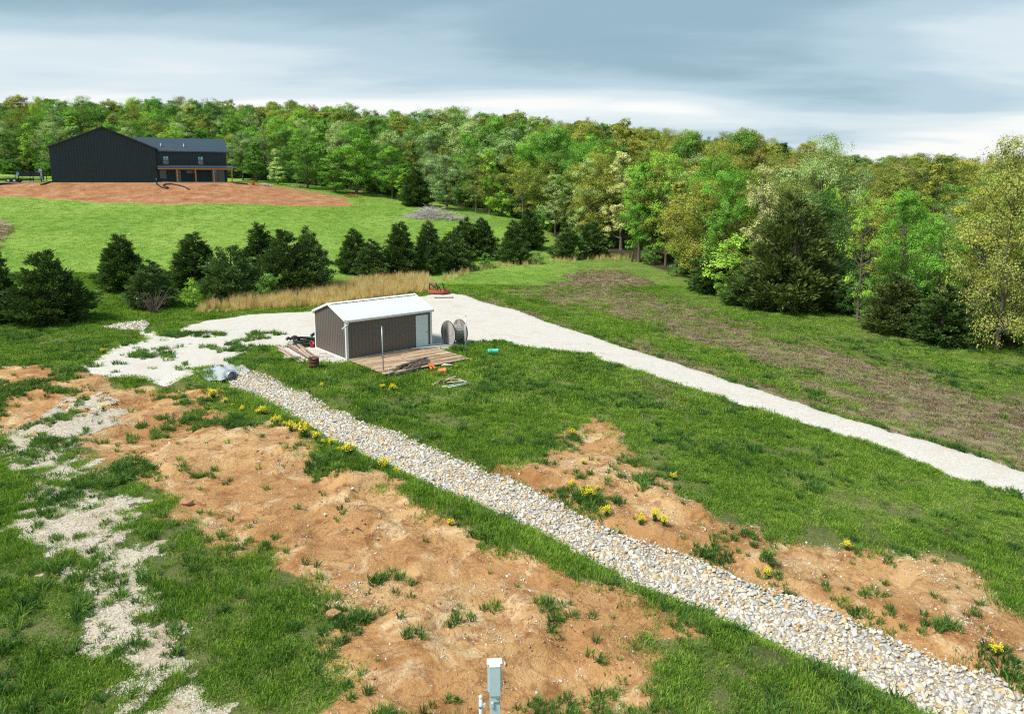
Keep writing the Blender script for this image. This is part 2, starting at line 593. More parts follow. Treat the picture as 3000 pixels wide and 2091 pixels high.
def leaf_mat(name, trans=.35, rough=.6):
    """colour comes from the object's own colour, varied by leaf clump and by tree"""
    m, t, b = new_mat(name)
    oi = N(t, 'ShaderNodeObjectInfo')
    v = attr_n(t, 'v')
    k = math_n(t, 'MULTIPLY_ADD', v, 1.0, .55)
    hs = N(t, 'ShaderNodeHueSaturation')
    t.links.new(math_n(t, 'MULTIPLY_ADD', v, -.012, .510), hs.inputs['Hue'])
    t.links.new(k, hs.inputs['Value'])
    ia = N(t, 'ShaderNodeAttribute')
    ia.attribute_name = 'leaf_colour'
    ia.attribute_type = 'INSTANCER'
    t.links.new(mix_c(t, 1.0, oi.outputs['Color'], ia.outputs['Color'], 'ADD'), hs.inputs['Color'])
    c = hs.outputs[0]
    d = N(t, 'ShaderNodeBsdfDiffuse')
    tr = N(t, 'ShaderNodeBsdfTranslucent')
    t.links.new(c, d.inputs[0])
    t.links.new(mix_c(t, 1.0, c, (1.15, 1.2, .7), 'MULTIPLY'), tr.inputs[0])
    ms = N(t, 'ShaderNodeMixShader')
    ms.inputs[0].default_value = trans
    t.links.new(d.outputs[0], ms.inputs[1])
    t.links.new(tr.outputs[0], ms.inputs[2])
    t.links.new(ms.outputs[0], t.nodes['Material Output'].inputs[0])
    t.nodes.remove(b)
    return m


M_LEAF = leaf_mat('leaves', .2)
M_CEDAR = leaf_mat('cedar_needles', .12)


def grass_mat(name, c0, c1, c2, pscale=.35, trans=.3):
    m, t, b = new_mat(name)
    r = N(t, 'ShaderNodeObjectInfo').outputs['Random']
    p = world_pos(t)
    n = noise_n(t, p, pscale, 4, .6)
    n2 = noise_n(t, p, .09, 4, .6)
    f = math_n(t, 'ADD', math_n(t, 'MULTIPLY_ADD', r, .6, -.12), math_n(t, 'ADD', math_n(t, 'MULTIPLY', n, .5), math_n(t, 'MULTIPLY', n2, .45)))
    c = ramp(t, f, [(.40, c0), (.63, c1), (.90, c2)])
    d = N(t, 'ShaderNodeBsdfDiffuse')
    tr = N(t, 'ShaderNodeBsdfTranslucent')
    t.links.new(c, d.inputs[0])
    t.links.new(mix_c(t, 1.0, c, (1.1, 1.15, .7), 'MULTIPLY'), tr.inputs[0])
    ms = N(t, 'ShaderNodeMixShader')
    ms.inputs[0].default_value = trans
    t.links.new(d.outputs[0], ms.inputs[1])
    t.links.new(tr.outputs[0], ms.inputs[2])
    t.links.new(ms.outputs[0], t.nodes['Material Output'].inputs[0])
    t.nodes.remove(b)
    return m


M_GRASS = grass_mat('grass_blades', (.078, .175, .024), (.20, .375, .048), (.39, .53, .095))
M_MEADOW = grass_mat('meadow_blades', (.19, .33, .055), (.275, .425, .075), (.39, .50, .125), .12)
M_WEED = grass_mat('weed_blades', (.065, .15, .04), (.125, .25, .06), (.24, .37, .08))
M_DRY = grass_mat('dry_thatch', (.16, .105, .07), (.29, .215, .145), (.42, .36, .21), .5, .2)
M_GOLD = grass_mat('golden_stems', (.62, .43, .20), (.80, .61, .31), (.90, .77, .46), .8, .4)


def stone_mat(name, cols, bmp=.5):
    m, t, b = new_mat(name)
    r = N(t, 'ShaderNodeObjectInfo').outputs['Random']
    v = obj_vec(t)
    c = ramp(t, r, cols, 'CONSTANT')
    n = noise_n(t, v, 3.0, 6, .65)
    c = mix_c(t, 1.0, c, ramp(t, n, [(.28, (.66, .61, .54)), (.58, (.97, .97, .97))]), 'MULTIPLY')
    t.links.new(c, b.inputs['Base Color'])
    b.inputs['Roughness'].default_value = .85
    bump(t, b, n, bmp, .03)
    return m


M_ROCK = stone_mat('limestone_rock', [(0, (.72, .69, .63)), (.18, (.58, .57, .55)), (.30, (.74, .65, .50)), (.48, (.78, .75, .69)), (.64, (.50, .50, .50)), (.70, (.72, .55, .33)), (.80, (.76, .70, .59)), (.91, (.55, .57, .59)), (.95, (.64, .44, .22))])
M_PEBBLE = stone_mat('gravel_chips', [(0, (.74, .71, .65)), (.3, (.60, .55, .47)), (.5, (.80, .77, .72)), (.75, (.64, .51, .35)), (.9, (.5, .48, .46))], .2)


def soil_color(t, p):
    n1 = noise_n(t, p, .22, 5, .6, .4)
    n2 = noise_n(t, p, 1.7, 7, .68, .4)
    n3 = noise_n(t, p, .75, 6, .62, .9)
    n4 = noise_n(t, p, 9.0, 5, .7)
    c = ramp(t, n1, [(.34, (.40, .195, .074)), (.50, (.54, .305, .130)), (.64, (.64, .42, .205))])
    c = mix_c(t, ramp(t, n2, [(.33, (1, 1, 1)), (.50, (0, 0, 0))]), c, (.29, .13, .05))            # damp clay
    c = mix_c(t, ramp(t, n3, [(.53, (0, 0, 0)), (.66, (.8, .8, .8))]), c, (.76, .57, .34))             # washed-out sand
    ln = math_n(t, 'ABSOLUTE', math_n(t, 'SUBTRACT', noise_n(t, p, .5, 5, .6, 1.2), .5))
    c = mix_c(t, ramp(t, ln, [(.0, (.6, .6, .6)), (.016, (0, 0, 0))]), c, (.22, .095, .04))           # moist rill lines
    c = mix_c(t, ramp(t, n4, [(.30, (.45, .45, .45)), (.46, (0, 0, 0))]), c, (.28, .145, .065))
    return c


def ground_mat():
    m, t, b = new_mat('field_ground')
    p = world_pos(t)
    fine = noise_n(t, p, 3.0, 6, .7)
    ff = math_n(t, 'MULTIPLY_ADD', fine, .9, -.45)
    n2 = noise_n(t, p, .3, 5, .6)
    nb = noise_n(t, p, 11.0, 4, .7)
    # grass floor: thatch and green
    g = ramp(t, math_n(t, 'ADD', math_n(t, 'MULTIPLY', n2, .5), math_n(t, 'MULTIPLY', nb, .5)), [(.34, (.06, .075, .024)), (.48, (.125, .155, .045)), (.58, (.20, .20, .085)), (.68, (.32, .26, .14))])
    # meadow further off: paler, mown
    far = attr_n(t, 'meadow')
    n3 = noise_n(t, p, .07, 5, .6)
    n4 = noise_n(t, p, 1.6, 5, .7)
    gm = ramp(t, math_n(t, 'ADD', math_n(t, 'MULTIPLY', n3, .6), math_n(t, 'MULTIPLY', n4, .4)), [(.36, (.145, .27, .042)), (.50, (.22, .365, .058)), (.64, (.31, .42, .10))])
    g = mix_c(t, far, g, gm)
    # dry thatch
    dv = math_n(t, 'ADD', attr_n(t, 'dry'), math_n(t, 'MULTIPLY', ff, 2.2))
    dn = noise_n(t, p, 1.3, 6, .7)
    dc = ramp(t, dn, [(.3, (.13, .085, .06)), (.48, (.25, .185, .13)), (.60, (.36, .30, .18)), (.72, (.20, .25, .07))])
    c = mix_c(t, ramp(t, dv, [(.0, (0, 0, 0)), (.9, (.85, .85, .85))]), g, dc)
    # leaf litter in the wood
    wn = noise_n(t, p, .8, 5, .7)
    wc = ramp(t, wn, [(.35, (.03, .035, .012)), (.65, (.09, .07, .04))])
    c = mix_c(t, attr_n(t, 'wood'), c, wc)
    # red subsoil by the house
    rn = noise_n(t, p, .45, 7, .72, .3)
    rc = ramp(t, rn, [(.28, (.20, .082, .036)), (.46, (.38, .175, .08)), (.58, (.46, .235, .12)), (.72, (.60, .38, .23))])
    c = mix_c(t, ramp(t, math_n(t, 'ADD', attr_n(t, 'red'), math_n(t, 'MULTIPLY', ff, 2.0)), [(0, (0, 0, 0)), (.5, (1, 1, 1))]), c, rc)
    # bare soil
    sv = math_n(t, 'ADD', attr_n(t, 'soil'), math_n(t, 'MULTIPLY', ff, .8))
    c = mix_c(t, ramp(t, math_n(t, 'MULTIPLY_ADD', sv, 2.0, .3), [(0, (0, 0, 0)), (.55, (1, 1, 1))]), c, soil_color(t, p))
    t.links.new(c, b.inputs['Base Color'])
    b.inputs['Roughness'].default_value = .95
    b.inputs['Specular IOR Level'].default_value = .15
    crack = noise_n(t, p, 1.0, 8, .68, .5)
    bump(t, b, math_n(t, 'ADD', math_n(t, 'MULTIPLY', crack, 1.0), math_n(t, 'MULTIPLY', nb, .3)), 1.0, .2)
    return m


M_GROUND = ground_mat()


def gravel_mat(name, base, dark, tan):
    m, t, b = new_mat(name)
    p = world_pos(t)
    vo = N(t, 'ShaderNodeTexVoronoi')
    vo.inputs['Scale'].default_value = 22.0
    t.links.new(p, vo.inputs['Vector'])
    hue = N(t, 'ShaderNodeSeparateColor')
    t.links.new(vo.outputs['Color'], hue.inputs[0])
    c = ramp(t, hue.outputs[0], [(0, tuple(x * .78 for x in base)), (.4, base), (.75, tuple(min(.82, x * 1.12) for x in base)), (.95, tan)])
    n = noise_n(t, p, .5, 6, .65)
    c = mix_c(t, ramp(t, n, [(.50, (0, 0, 0)), (.72, (.8, .8, .8))]), c, tan)
    n2 = noise_n(t, p, 1.7, 6, .7)
    c = mix_c(t, ramp(t, n2, [(.26, (1, 1, 1)), (.42, (0, 0, 0))]), c, dark)
    t.links.new(c, b.inputs['Base Color'])
    b.inputs['Roughness'].default_value = .95
    b.inputs['Specular IOR Level'].default_value = .1
    bump(t, b, vo.outputs['Distance'], .5, .02)
    return m


M_DRIVE = gravel_mat('crushed_limestone', (.63, .60, .555), (.46, .41, .34), (.54, .47, .38))
M_TRACK = gravel_mat('track_gravel', (.54, .48, .39), (.24, .15, .08), (.34, .24, .14))
M_BED = gravel_mat('channel_fines', (.34, .30, .25), (.2, .17, .13), (.31, .25, .17))


def ribbed_paint(name, col, rough=.45):
    m, t, b = new_mat(name)
    v = obj_vec(t)
    n = noise_n(t, v, .9, 5, .6)
    mp = N(t, 'ShaderNodeMapping')
    mp.inputs['Scale'].default_value = (6, 6, .35)
    t.links.new(v, mp.inputs[0])
    st = noise_n(t, mp.outputs[0], 1.0, 5, .6)
    c = mix_c(t, math_n(t, 'ADD', math_n(t, 'MULTIPLY', n, .5), math_n(t, 'MULTIPLY', st, .5)), tuple(x * .82 for x in col), tuple(min(.9, x * 1.14) for x in col))
    t.links.new(c, b.inputs['Base Color'])
    b.inputs['Roughness'].default_value = rough
    return m


M_TAUPE = ribbed_paint('taupe_steel', (.15, .128, .112))
M_WHITE = ribbed_paint('white_steel', (.84, .86, .88), .45)
M_DOOR = ribbed_paint('white_door_paint', (.72, .87, .95), .45)
M_ROOFW = ribbed_paint('white_roof_steel', (.70, .755, .80), .4)
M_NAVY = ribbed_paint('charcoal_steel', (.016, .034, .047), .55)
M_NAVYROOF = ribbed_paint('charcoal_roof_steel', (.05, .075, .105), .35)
M_BLACK = plain('black_plastic', (.018, .018, .02), .5)
M_DARKGAP = plain('shadow_gap', (.02, .02, .02), .9)
M_BARK = plain('bark', (.15, .12, .095), .95, var=.45, scale=9, bumpk=.6)
M_BARKPALE = plain('pale_bark', (.30, .28, .25), .95, var=.4, scale=9, bumpk=.5)
M_GALV = plain('galvanised_steel', (.42, .47, .50), .45, .5, var=.12)
M_PEDESTAL = plain('grey_blue_enamel', (.64, .79, .86), .45, var=.05, scale=3, dirt=(.54, .64, .68), dscale=5, damt=.35)
M_RUST = plain('rusted_steel', (.12, .05, .028), .9, var=.5, scale=7, bumpk=.3, dirt=(.2, .1, .05), dscale=3)
M_ORANGE = plain('orange_plastic', (.72, .20, .035), .5, var=.2)
M_MOWER = plain('faded_red_paint', (.42, .10, .045), .65, var=.3, scale=8, dirt=(.25, .12, .07), dscale=4, damt=.7)
M_TEAL = plain('teal_plastic', (.05, .52, .36), .5, var=.1)
M_RED = plain('red_plastic', (.5, .03, .04), .5)
M_PVC = plain('white_pvc', (.68, .72, .74), .45, var=.08)
M_FABRIC = plain('grey_filter_fabric', (.40, .44, .47), .9, var=.15, bumpk=.5)
M_CEDARPOST = plain('fresh_cedar', (.60, .33, .12), .7, var=.25, scale=5)
M_POSTWOOD = plain('weathered_post', (.19, .14, .105), .9, var=.4, scale=8)
M_CONC = plain('concrete', (.50, .48, .44), .9, var=.12, scale=3)
M_YELLOW = plain('mustard_petals', (.85, .70, .015), .6, var=.15)
M_STEM = plain('mustard_stems', (.10, .19, .03), .7, var=.3)
M_TWIG = plain('grey_twigs', (.50, .45, .43), .95, var=.35)
M_CLOD = plain('soil_clod', (.42, .235, .12), .95, var=.3, scale=3, bumpk=.8)
M_CHROME = plain('brass_knob', (.35, .25, .12), .3, .8)


def wood_mat(name, c0, c1, c2, axis=0):
    m, t, b = new_mat(name)
    v = obj_vec(t)
    oi = N(t, 'ShaderNodeObjectInfo')
    mp = N(t, 'ShaderNodeMapping')
    sc = [14, 14, 14]
    sc[axis] = 1.1
    mp.inputs['Scale'].default_value = sc
    t.links.new(v, mp.inputs[0])
    off = N(t, 'ShaderNodeVectorMath', operation='ADD')
    t.links.new(mp.outputs[0], off.inputs[0])
    cm = N(t, 'ShaderNodeCombineXYZ')
    for i in range(3):
        t.links.new(math_n(t, 'MULTIPLY', oi.outputs['Random'], 37.0 + 11 * i), cm.inputs[i])
    t.links.new(cm.outputs[0], off.inputs[1])
    n = noise_n(t, off.outputs[0], 1.0, 6, .65, .4)
    c = ramp(t, math_n(t, 'ADD', n, math_n(t, 'MULTIPLY_ADD', oi.outputs['Random'], .3, -.15)), [(.33, c0), (.5, c1), (.66, c2)])
    t.links.new(c, b.inputs['Base Color'])
    b.inputs['Roughness'].default_value = .85
    bump(t, b, n, .35, .01)
    return m


M_DECK = wood_mat('weathered_deck', (.20, .115, .065), (.42, .285, .165), (.64, .50, .34))
M_REEL = wood_mat('grey_reel_wood', (.16, .15, .145), (.36, .345, .325), (.54, .52, .48), 2)
M_BOARD = wood_mat('scrap_lumber', (.2, .14, .08), (.38, .30, .19), (.55, .47, .34))
M_LOG = wood_mat('peeled_pole_wood', (.22, .15, .12), (.38, .28, .22), (.52, .42, .34))


def glass_mat(name, col, rough=.08):
    m, t, b = new_mat(name)
    b.inputs['Base Color'].default_value = tuple(col) + (1,)
    b.inputs['Roughness'].default_value = rough
    b.inputs['Specular IOR Level'].default_value = .6
    return m


M_GLASS = glass_mat('teal_window_glass', (.06, .30, .40))
M_GLASSDARK = glass_mat('dark_window_glass', (.015, .022, .024), .12)
M_STICKER = plain('white_sticker', (.72, .76, .76), .6, var=.03)
M_SCREEN = plain('grey_screen', (.22, .25, .27), .6, var=.1)


# ------------------------------------------------------------------ ground sheet
YF_X = np.array([-400, -200, -60, -49, -22, -.6, 7, 15, 19.8, 26, 33, 40, 60, 200, 400.])
YF_Y = np.array([172, 172, 168, 162, 147, 130, 114, 99, 73, 58, 47.5, 38, 20, -20, -60.])


def wood_v(x, y):                            # > 0 inside the wood
    return y - np.interp(x, YF_X, YF_Y)


def build_ground():
    s, du = 22.0, .0105
    ux = np.arange(-math.asinh(420 / s), math.asinh(420 / s), du)
    uy = np.arange(-math.asinh(90 / s), math.asinh(620 / s), du)
    gx = s * np.sinh(ux)
    gy = 24 + s * np.sinh(uy)
    X, Y = np.meshgrid(gx, gy)
    Z = np.empty_like(X)
    at_ = {k: np.empty_like(X) for k in ('soil', 'dry', 'red', 'meadow', 'wood')}
    for i in range(0, len(gy), 60):
        sl = slice(i, i + 60)
        x, y = X[sl], Y[sl]
        Z[sl] = terrain(x, y)
        at_['soil'][sl] = np.clip(soil_v(x, y), -3, 3)
        at_['dry'][sl] = np.clip(dry_v(x, y), -3, 3)
        at_['red'][sl] = np.clip(red_v(x, y), -3, 3)
        at_['meadow'][sl] = smooth(58, 72, y - x * .15) * (1 - smooth(-6, 10, x - 5) * .6)
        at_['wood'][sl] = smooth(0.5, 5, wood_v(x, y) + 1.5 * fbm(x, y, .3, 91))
    ny, nx = X.shape
    idx = np.arange(nx * ny).reshape(ny, nx)
    F = np.stack([idx[:-1, :-1], idx[:-1, 1:], idx[1:, 1:], idx[1:, :-1]], -1).reshape(-1, 4)
    me = np_mesh('ground', np.stack([X, Y, Z], -1).reshape(-1, 3), F, M_GROUND, {k: v.ravel() for k, v in at_.items()}, True)
    o = link('ground', me)
    tag(o, 'grassy field with bare tan soil patches rising to a meadow', None, None, 'structure')


build_ground()


def sheet(name, fn, poly, res, zoff, mat, label, pad=1.0):
    """a draped sheet where fn(x, y) > 0, its edge cut along the zero line"""
    x0, y0 = poly.min(0) - pad
    x1, y1 = poly.max(0) + pad
    gx, gy = np.arange(x0, x1 + res, res), np.arange(y0, y1 + res, res)
    X, Y = np.meshgrid(gx, gy)
    D = fn(X, Y)
    ny, nx = X.shape
    idx = np.arange(nx * ny).reshape(ny, nx)
    a, b, c, d = idx[:-1, :-1].ravel(), idx[:-1, 1:].ravel(), idx[1:, 1:].ravel(), idx[1:, :-1].ravel()
    T = np.concatenate([np.stack([a, b, c], -1), np.stack([a, c, d], -1)])
    px, py, dv = X.ravel(), Y.ravel(), D.ravel()
    pos = dv[T] > 0
    full = T[pos.all(1)]
    part = T[pos.any(1) & ~pos.all(1)]
    ex, cache, tris = [], {}, []
    base = nx * ny

    def cut(i, j):
        k = (min(i, j), max(i, j))
        if k not in cache:
            t = dv[i] / (dv[i] - dv[j])
            ex.append((px[i] + t * (px[j] - px[i]), py[i] + t * (py[j] - py[i])))
            cache[k] = base + len(ex) - 1
        return cache[k]
    for t in part.tolist():
        poly_ = []
        for q in range(3):
            i, j = t[q], t[(q + 1) % 3]
            if dv[i] > 0:
                poly_.append(i)
            if (dv[i] > 0) != (dv[j] > 0):
                poly_.append(cut(i, j))
        for q in range(1, len(poly_) - 1):
            tris.append((poly_[0], poly_[q], poly_[q + 1]))
    F = np.concatenate([full, np.array(tris, int).reshape(-1, 3)])
    E_ = np.array(ex).reshape(-1, 2)
    ax, ay = np.concatenate([px, E_[:, 0]]), np.concatenate([py, E_[:, 1]])
    used, inv = np.unique(F, return_inverse=True)
    ux, uy, ud = ax[used], ay[used], np.concatenate([dv, np.zeros(len(E_))])[used]
    z = terrain(ux, uy) + zoff * smooth(0, .35, ud) + .006
    me = np_mesh(name, np.c_[ux, uy, z], inv.reshape(-1, 3), mat, None, True)
    o = link(name, me)
    return tag(o, label, None, None, 'structure')


def drive_v(x, y):
    return sd_poly(x, y, P_DRIVE) + .16 * fbm(x, y, .8, 101) + .07 * fbm(x, y, 4, 103, 2)


def pad_v(x, y):
    s = sd_poly(x, y, P_PAD) + .35 * fbm(x, y, .5, 105) + .12 * fbm(x, y, 3, 107, 2)
    hole = fbm(x, y, .25, 109) - .78 + .35 * fbm(x, y, 1.3, 111, 3)
    return np.minimum(s, -np.minimum(hole * 2, .6) + .2)


def track_v(x, y):
    return np.minimum(sd_poly(x, y, P_TRACK) + .4 * fbm(x, y, .6, 113), .55) - .02 + .3 * fbm(x, y, .5, 115, 4, .6) + .8 * fbm(x, y, 1.9, 117, 3, .65)


def rock_v(x, y):
    return sd_poly(x, y, P_ROCK) + .10 * fbm(x, y, .8, 119) + .05 * fbm(x, y, 4, 121, 2)


sheet('gravel_driveway', drive_v, P_DRIVE, .3, .05, M_DRIVE, 'pale crushed limestone driveway running diagonally past the shed')
sheet('gravel_pad', lambda x, y: np.minimum(pad_v(x, y), -drive_v(x, y) + .05), P_PAD, .22, .035, M_DRIVE, 'pale weedy gravel yard left of and behind the shed')
sheet('gravel_track', track_v, P_TRACK, .16, .02, M_TRACK, 'overgrown gravel track in the lower left foreground')
bed = sheet('rock_channel', rock_v, P_ROCK, .25, .03, M_BED, 'drainage channel filled with pale broken limestone rock')
bed2 = sheet('rock_apron', lambda x, y: sd_poly(x, y, P_ROCK2) + .1 * fbm(x, y, 1, 5), P_ROCK2, .25, .03, M_BED, 'small patch of pale rock at the far end of the culvert crossing')


# ------------------------------------------------------------------ scattering
LIB = {}


def lib_collection(name, meshes, colors=None):
    c = bpy.data.collections.new(name)
    for i, me in enumerate(meshes):
        o = bpy.data.objects.new('%s_source_%02d' % (name, i), me)
        if colors:
            o.color = tuple(colors[i % len(colors)]) + (1,)
        c.objects.link(o)
    return c


def scatter(name, pts, rot, scl, idx, coll, label, cat=None, parent=None, kind='stuff', colour=None):
    me = bpy.data.meshes.new(name)
    n = len(pts)
    me.vertices.add(n)
    me.vertices.foreach_set('co', np.asarray(pts, np.float32).ravel())
    for nm, typ, key, a in (('rot', 'FLOAT_VECTOR', 'vector', rot), ('scl', 'FLOAT_VECTOR', 'vector', scl), ('idx', 'INT', 'value', idx)):
        at_ = me.attributes.new(nm, typ, 'POINT')
        at_.data.foreach_set(key, np.asarray(a, np.int32 if typ == 'INT' else np.float32).ravel())
    if colour is not None:
        at_ = me.attributes.new('leaf_colour', 'FLOAT_VECTOR', 'POINT')
        at_.data.foreach_set('vector', np.asarray(colour, np.float32).ravel())
    o = link(name, me, parent)
    if colour is not None:
        o.color = (0, 0, 0, 1)
    ng = bpy.data.node_groups.new(name + '_nodes', 'GeometryNodeTree')
    ng.interface.new_socket('Geometry', in_out='INPUT', socket_type='NodeSocketGeometry')
    ng.interface.new_socket('Geometry', in_out='OUTPUT', socket_type='NodeSocketGeometry')
    gi, go = ng.nodes.new('NodeGroupInput'), ng.nodes.new('NodeGroupOutput')
    iop = ng.nodes.new('GeometryNodeInstanceOnPoints')
    ci = ng.nodes.new('GeometryNodeCollectionInfo')
    ci.inputs['Collection'].default_value = coll
    ci.inputs['Separate Children'].default_value = True
    ci.inputs['Reset Children'].default_value = True

    def na(nm, typ):
        q = ng.nodes.new('GeometryNodeInputNamedAttribute')
        q.data_type = typ
        q.inputs[0].default_value = nm
        return q.outputs[0]
    L = ng.links.new
    L(gi.outputs[0], iop.inputs['Points'])
    L(ci.outputs[0], iop.inputs['Instance'])
    iop.inputs['Pick Instance'].default_value = True
    L(na('idx', 'INT'), iop.inputs['Instance Index'])
    e2r = ng.nodes.new('FunctionNodeEulerToRotation')
    L(na('rot', 'FLOAT_VECTOR'), e2r.inputs[0])
    L(e2r.outputs[0], iop.inputs['Rotation'])
    L(na('scl', 'FLOAT_VECTOR'), iop.inputs['Scale'])
    L(iop.outputs[0], go.inputs[0])
    md = o.modifiers.new('scatter', 'NODES')
    md.node_group = ng
    return tag(o, label, cat, None, kind)


def tuft_mesh(name, mat, nb, h, spread, w, seed, lean=.5):
    r = np.random.default_rng(seed)
    V, F = [], []
    for _ in range(nb):
        a = r.uniform(0, 2 * math.pi)
        rad = spread * math.sqrt(r.uniform(0, 1))
        bx, by = rad * math.cos(a), rad * math.sin(a)
        a2 = a + r.normal(0, .7)
        L = h * r.uniform(.5, 1.15)
        ln = lean * r.uniform(.2, 1.2)
        ww = w * r.uniform(.7, 1.3)
        dx, dy = math.cos(a2), math.sin(a2)
        b = r.uniform(0, math.pi)
        sx, sy = math.cos(b) * ww, math.sin(b) * ww
        o = len(V)
        m = (bx + dx * L * ln * .35, by + dy * L * ln * .35, L * .6)
        t = (bx + dx * L * ln, by + dy * L * ln, L * (1 - .25 * ln))
        V += [(bx - sx, by - sy, -.02), (bx + sx, by + sy, -.02), (m[0] - sx * .8, m[1] - sy * .8, m[2]), (m[0] + sx * .8, m[1] + sy * .8, m[2]), t]
        F += [(o, o + 1, o + 3), (o, o + 3, o + 2), (o + 2, o + 3, o + 4)]
    return np_mesh(name, V, F, mat)


def wedge_points(n, y0, y1, margin=3.0, power=1.0):
    """random ground points in the part of the field the photograph could show"""
    u = rng.random(n)
    y = np.sqrt(y0 ** 2 + u * (y1 ** 2 - y0 ** 2))
    x = rng.uniform(-1, 1, n) * (.74 * y + margin)
    return x, y


SHED_F, SHED_YAW, SHED_LEN, SHED_WID = Vector((-9.75, 42.3, 0.0)), .69, 5.95, 4.25


def shed_local(x, y):
    c, s = math.cos(SHED_YAW), math.sin(SHED_YAW)
    return (x - SHED_F.x) * c + (y - SHED_F.y) * s, -(x - SHED_F.x) * s + (y - SHED_F.y) * c


def built_over(x, y):
    u, v = shed_local(x, y)
    return ((u > -.1) & (u < SHED_LEN + .1) & (v > -.05) & (v < SHED_WID + .1)) | ((u > -.05) & (u < 5.8) & (v > -4.45) & (v < .1))


def field_free(x, y):
    ca, sa = math.cos(HOUSE_A), math.sin(HOUSE_A)
    u = (x - HOUSE_L.x) * ca + (y - HOUSE_L.y) * sa
    v = -(x - HOUSE_L.x) * sa + (y - HOUSE_L.y) * ca
    return ~built_over(x, y) & ~((u > -1) & (u < 31) & (v > -4) & (v < 17))


def do_scatter(name, x, y, scale, coll, nvar, label, tilt=.12, dz=0.0, parent=None):
    n = len(x)
    z = terrain(x, y) + dz
    rot = np.c_[rng.normal(0, tilt, n), rng.normal(0, tilt, n), rng.uniform(0, 6.283, n)]
    s = np.asarray(scale)
    if s.ndim == 1:
        s = np.c_[s, s, s]
    return scatter(name, np.c_[x, y, z], rot, s, rng.integers(0, nvar, n), coll, label, parent=parent)


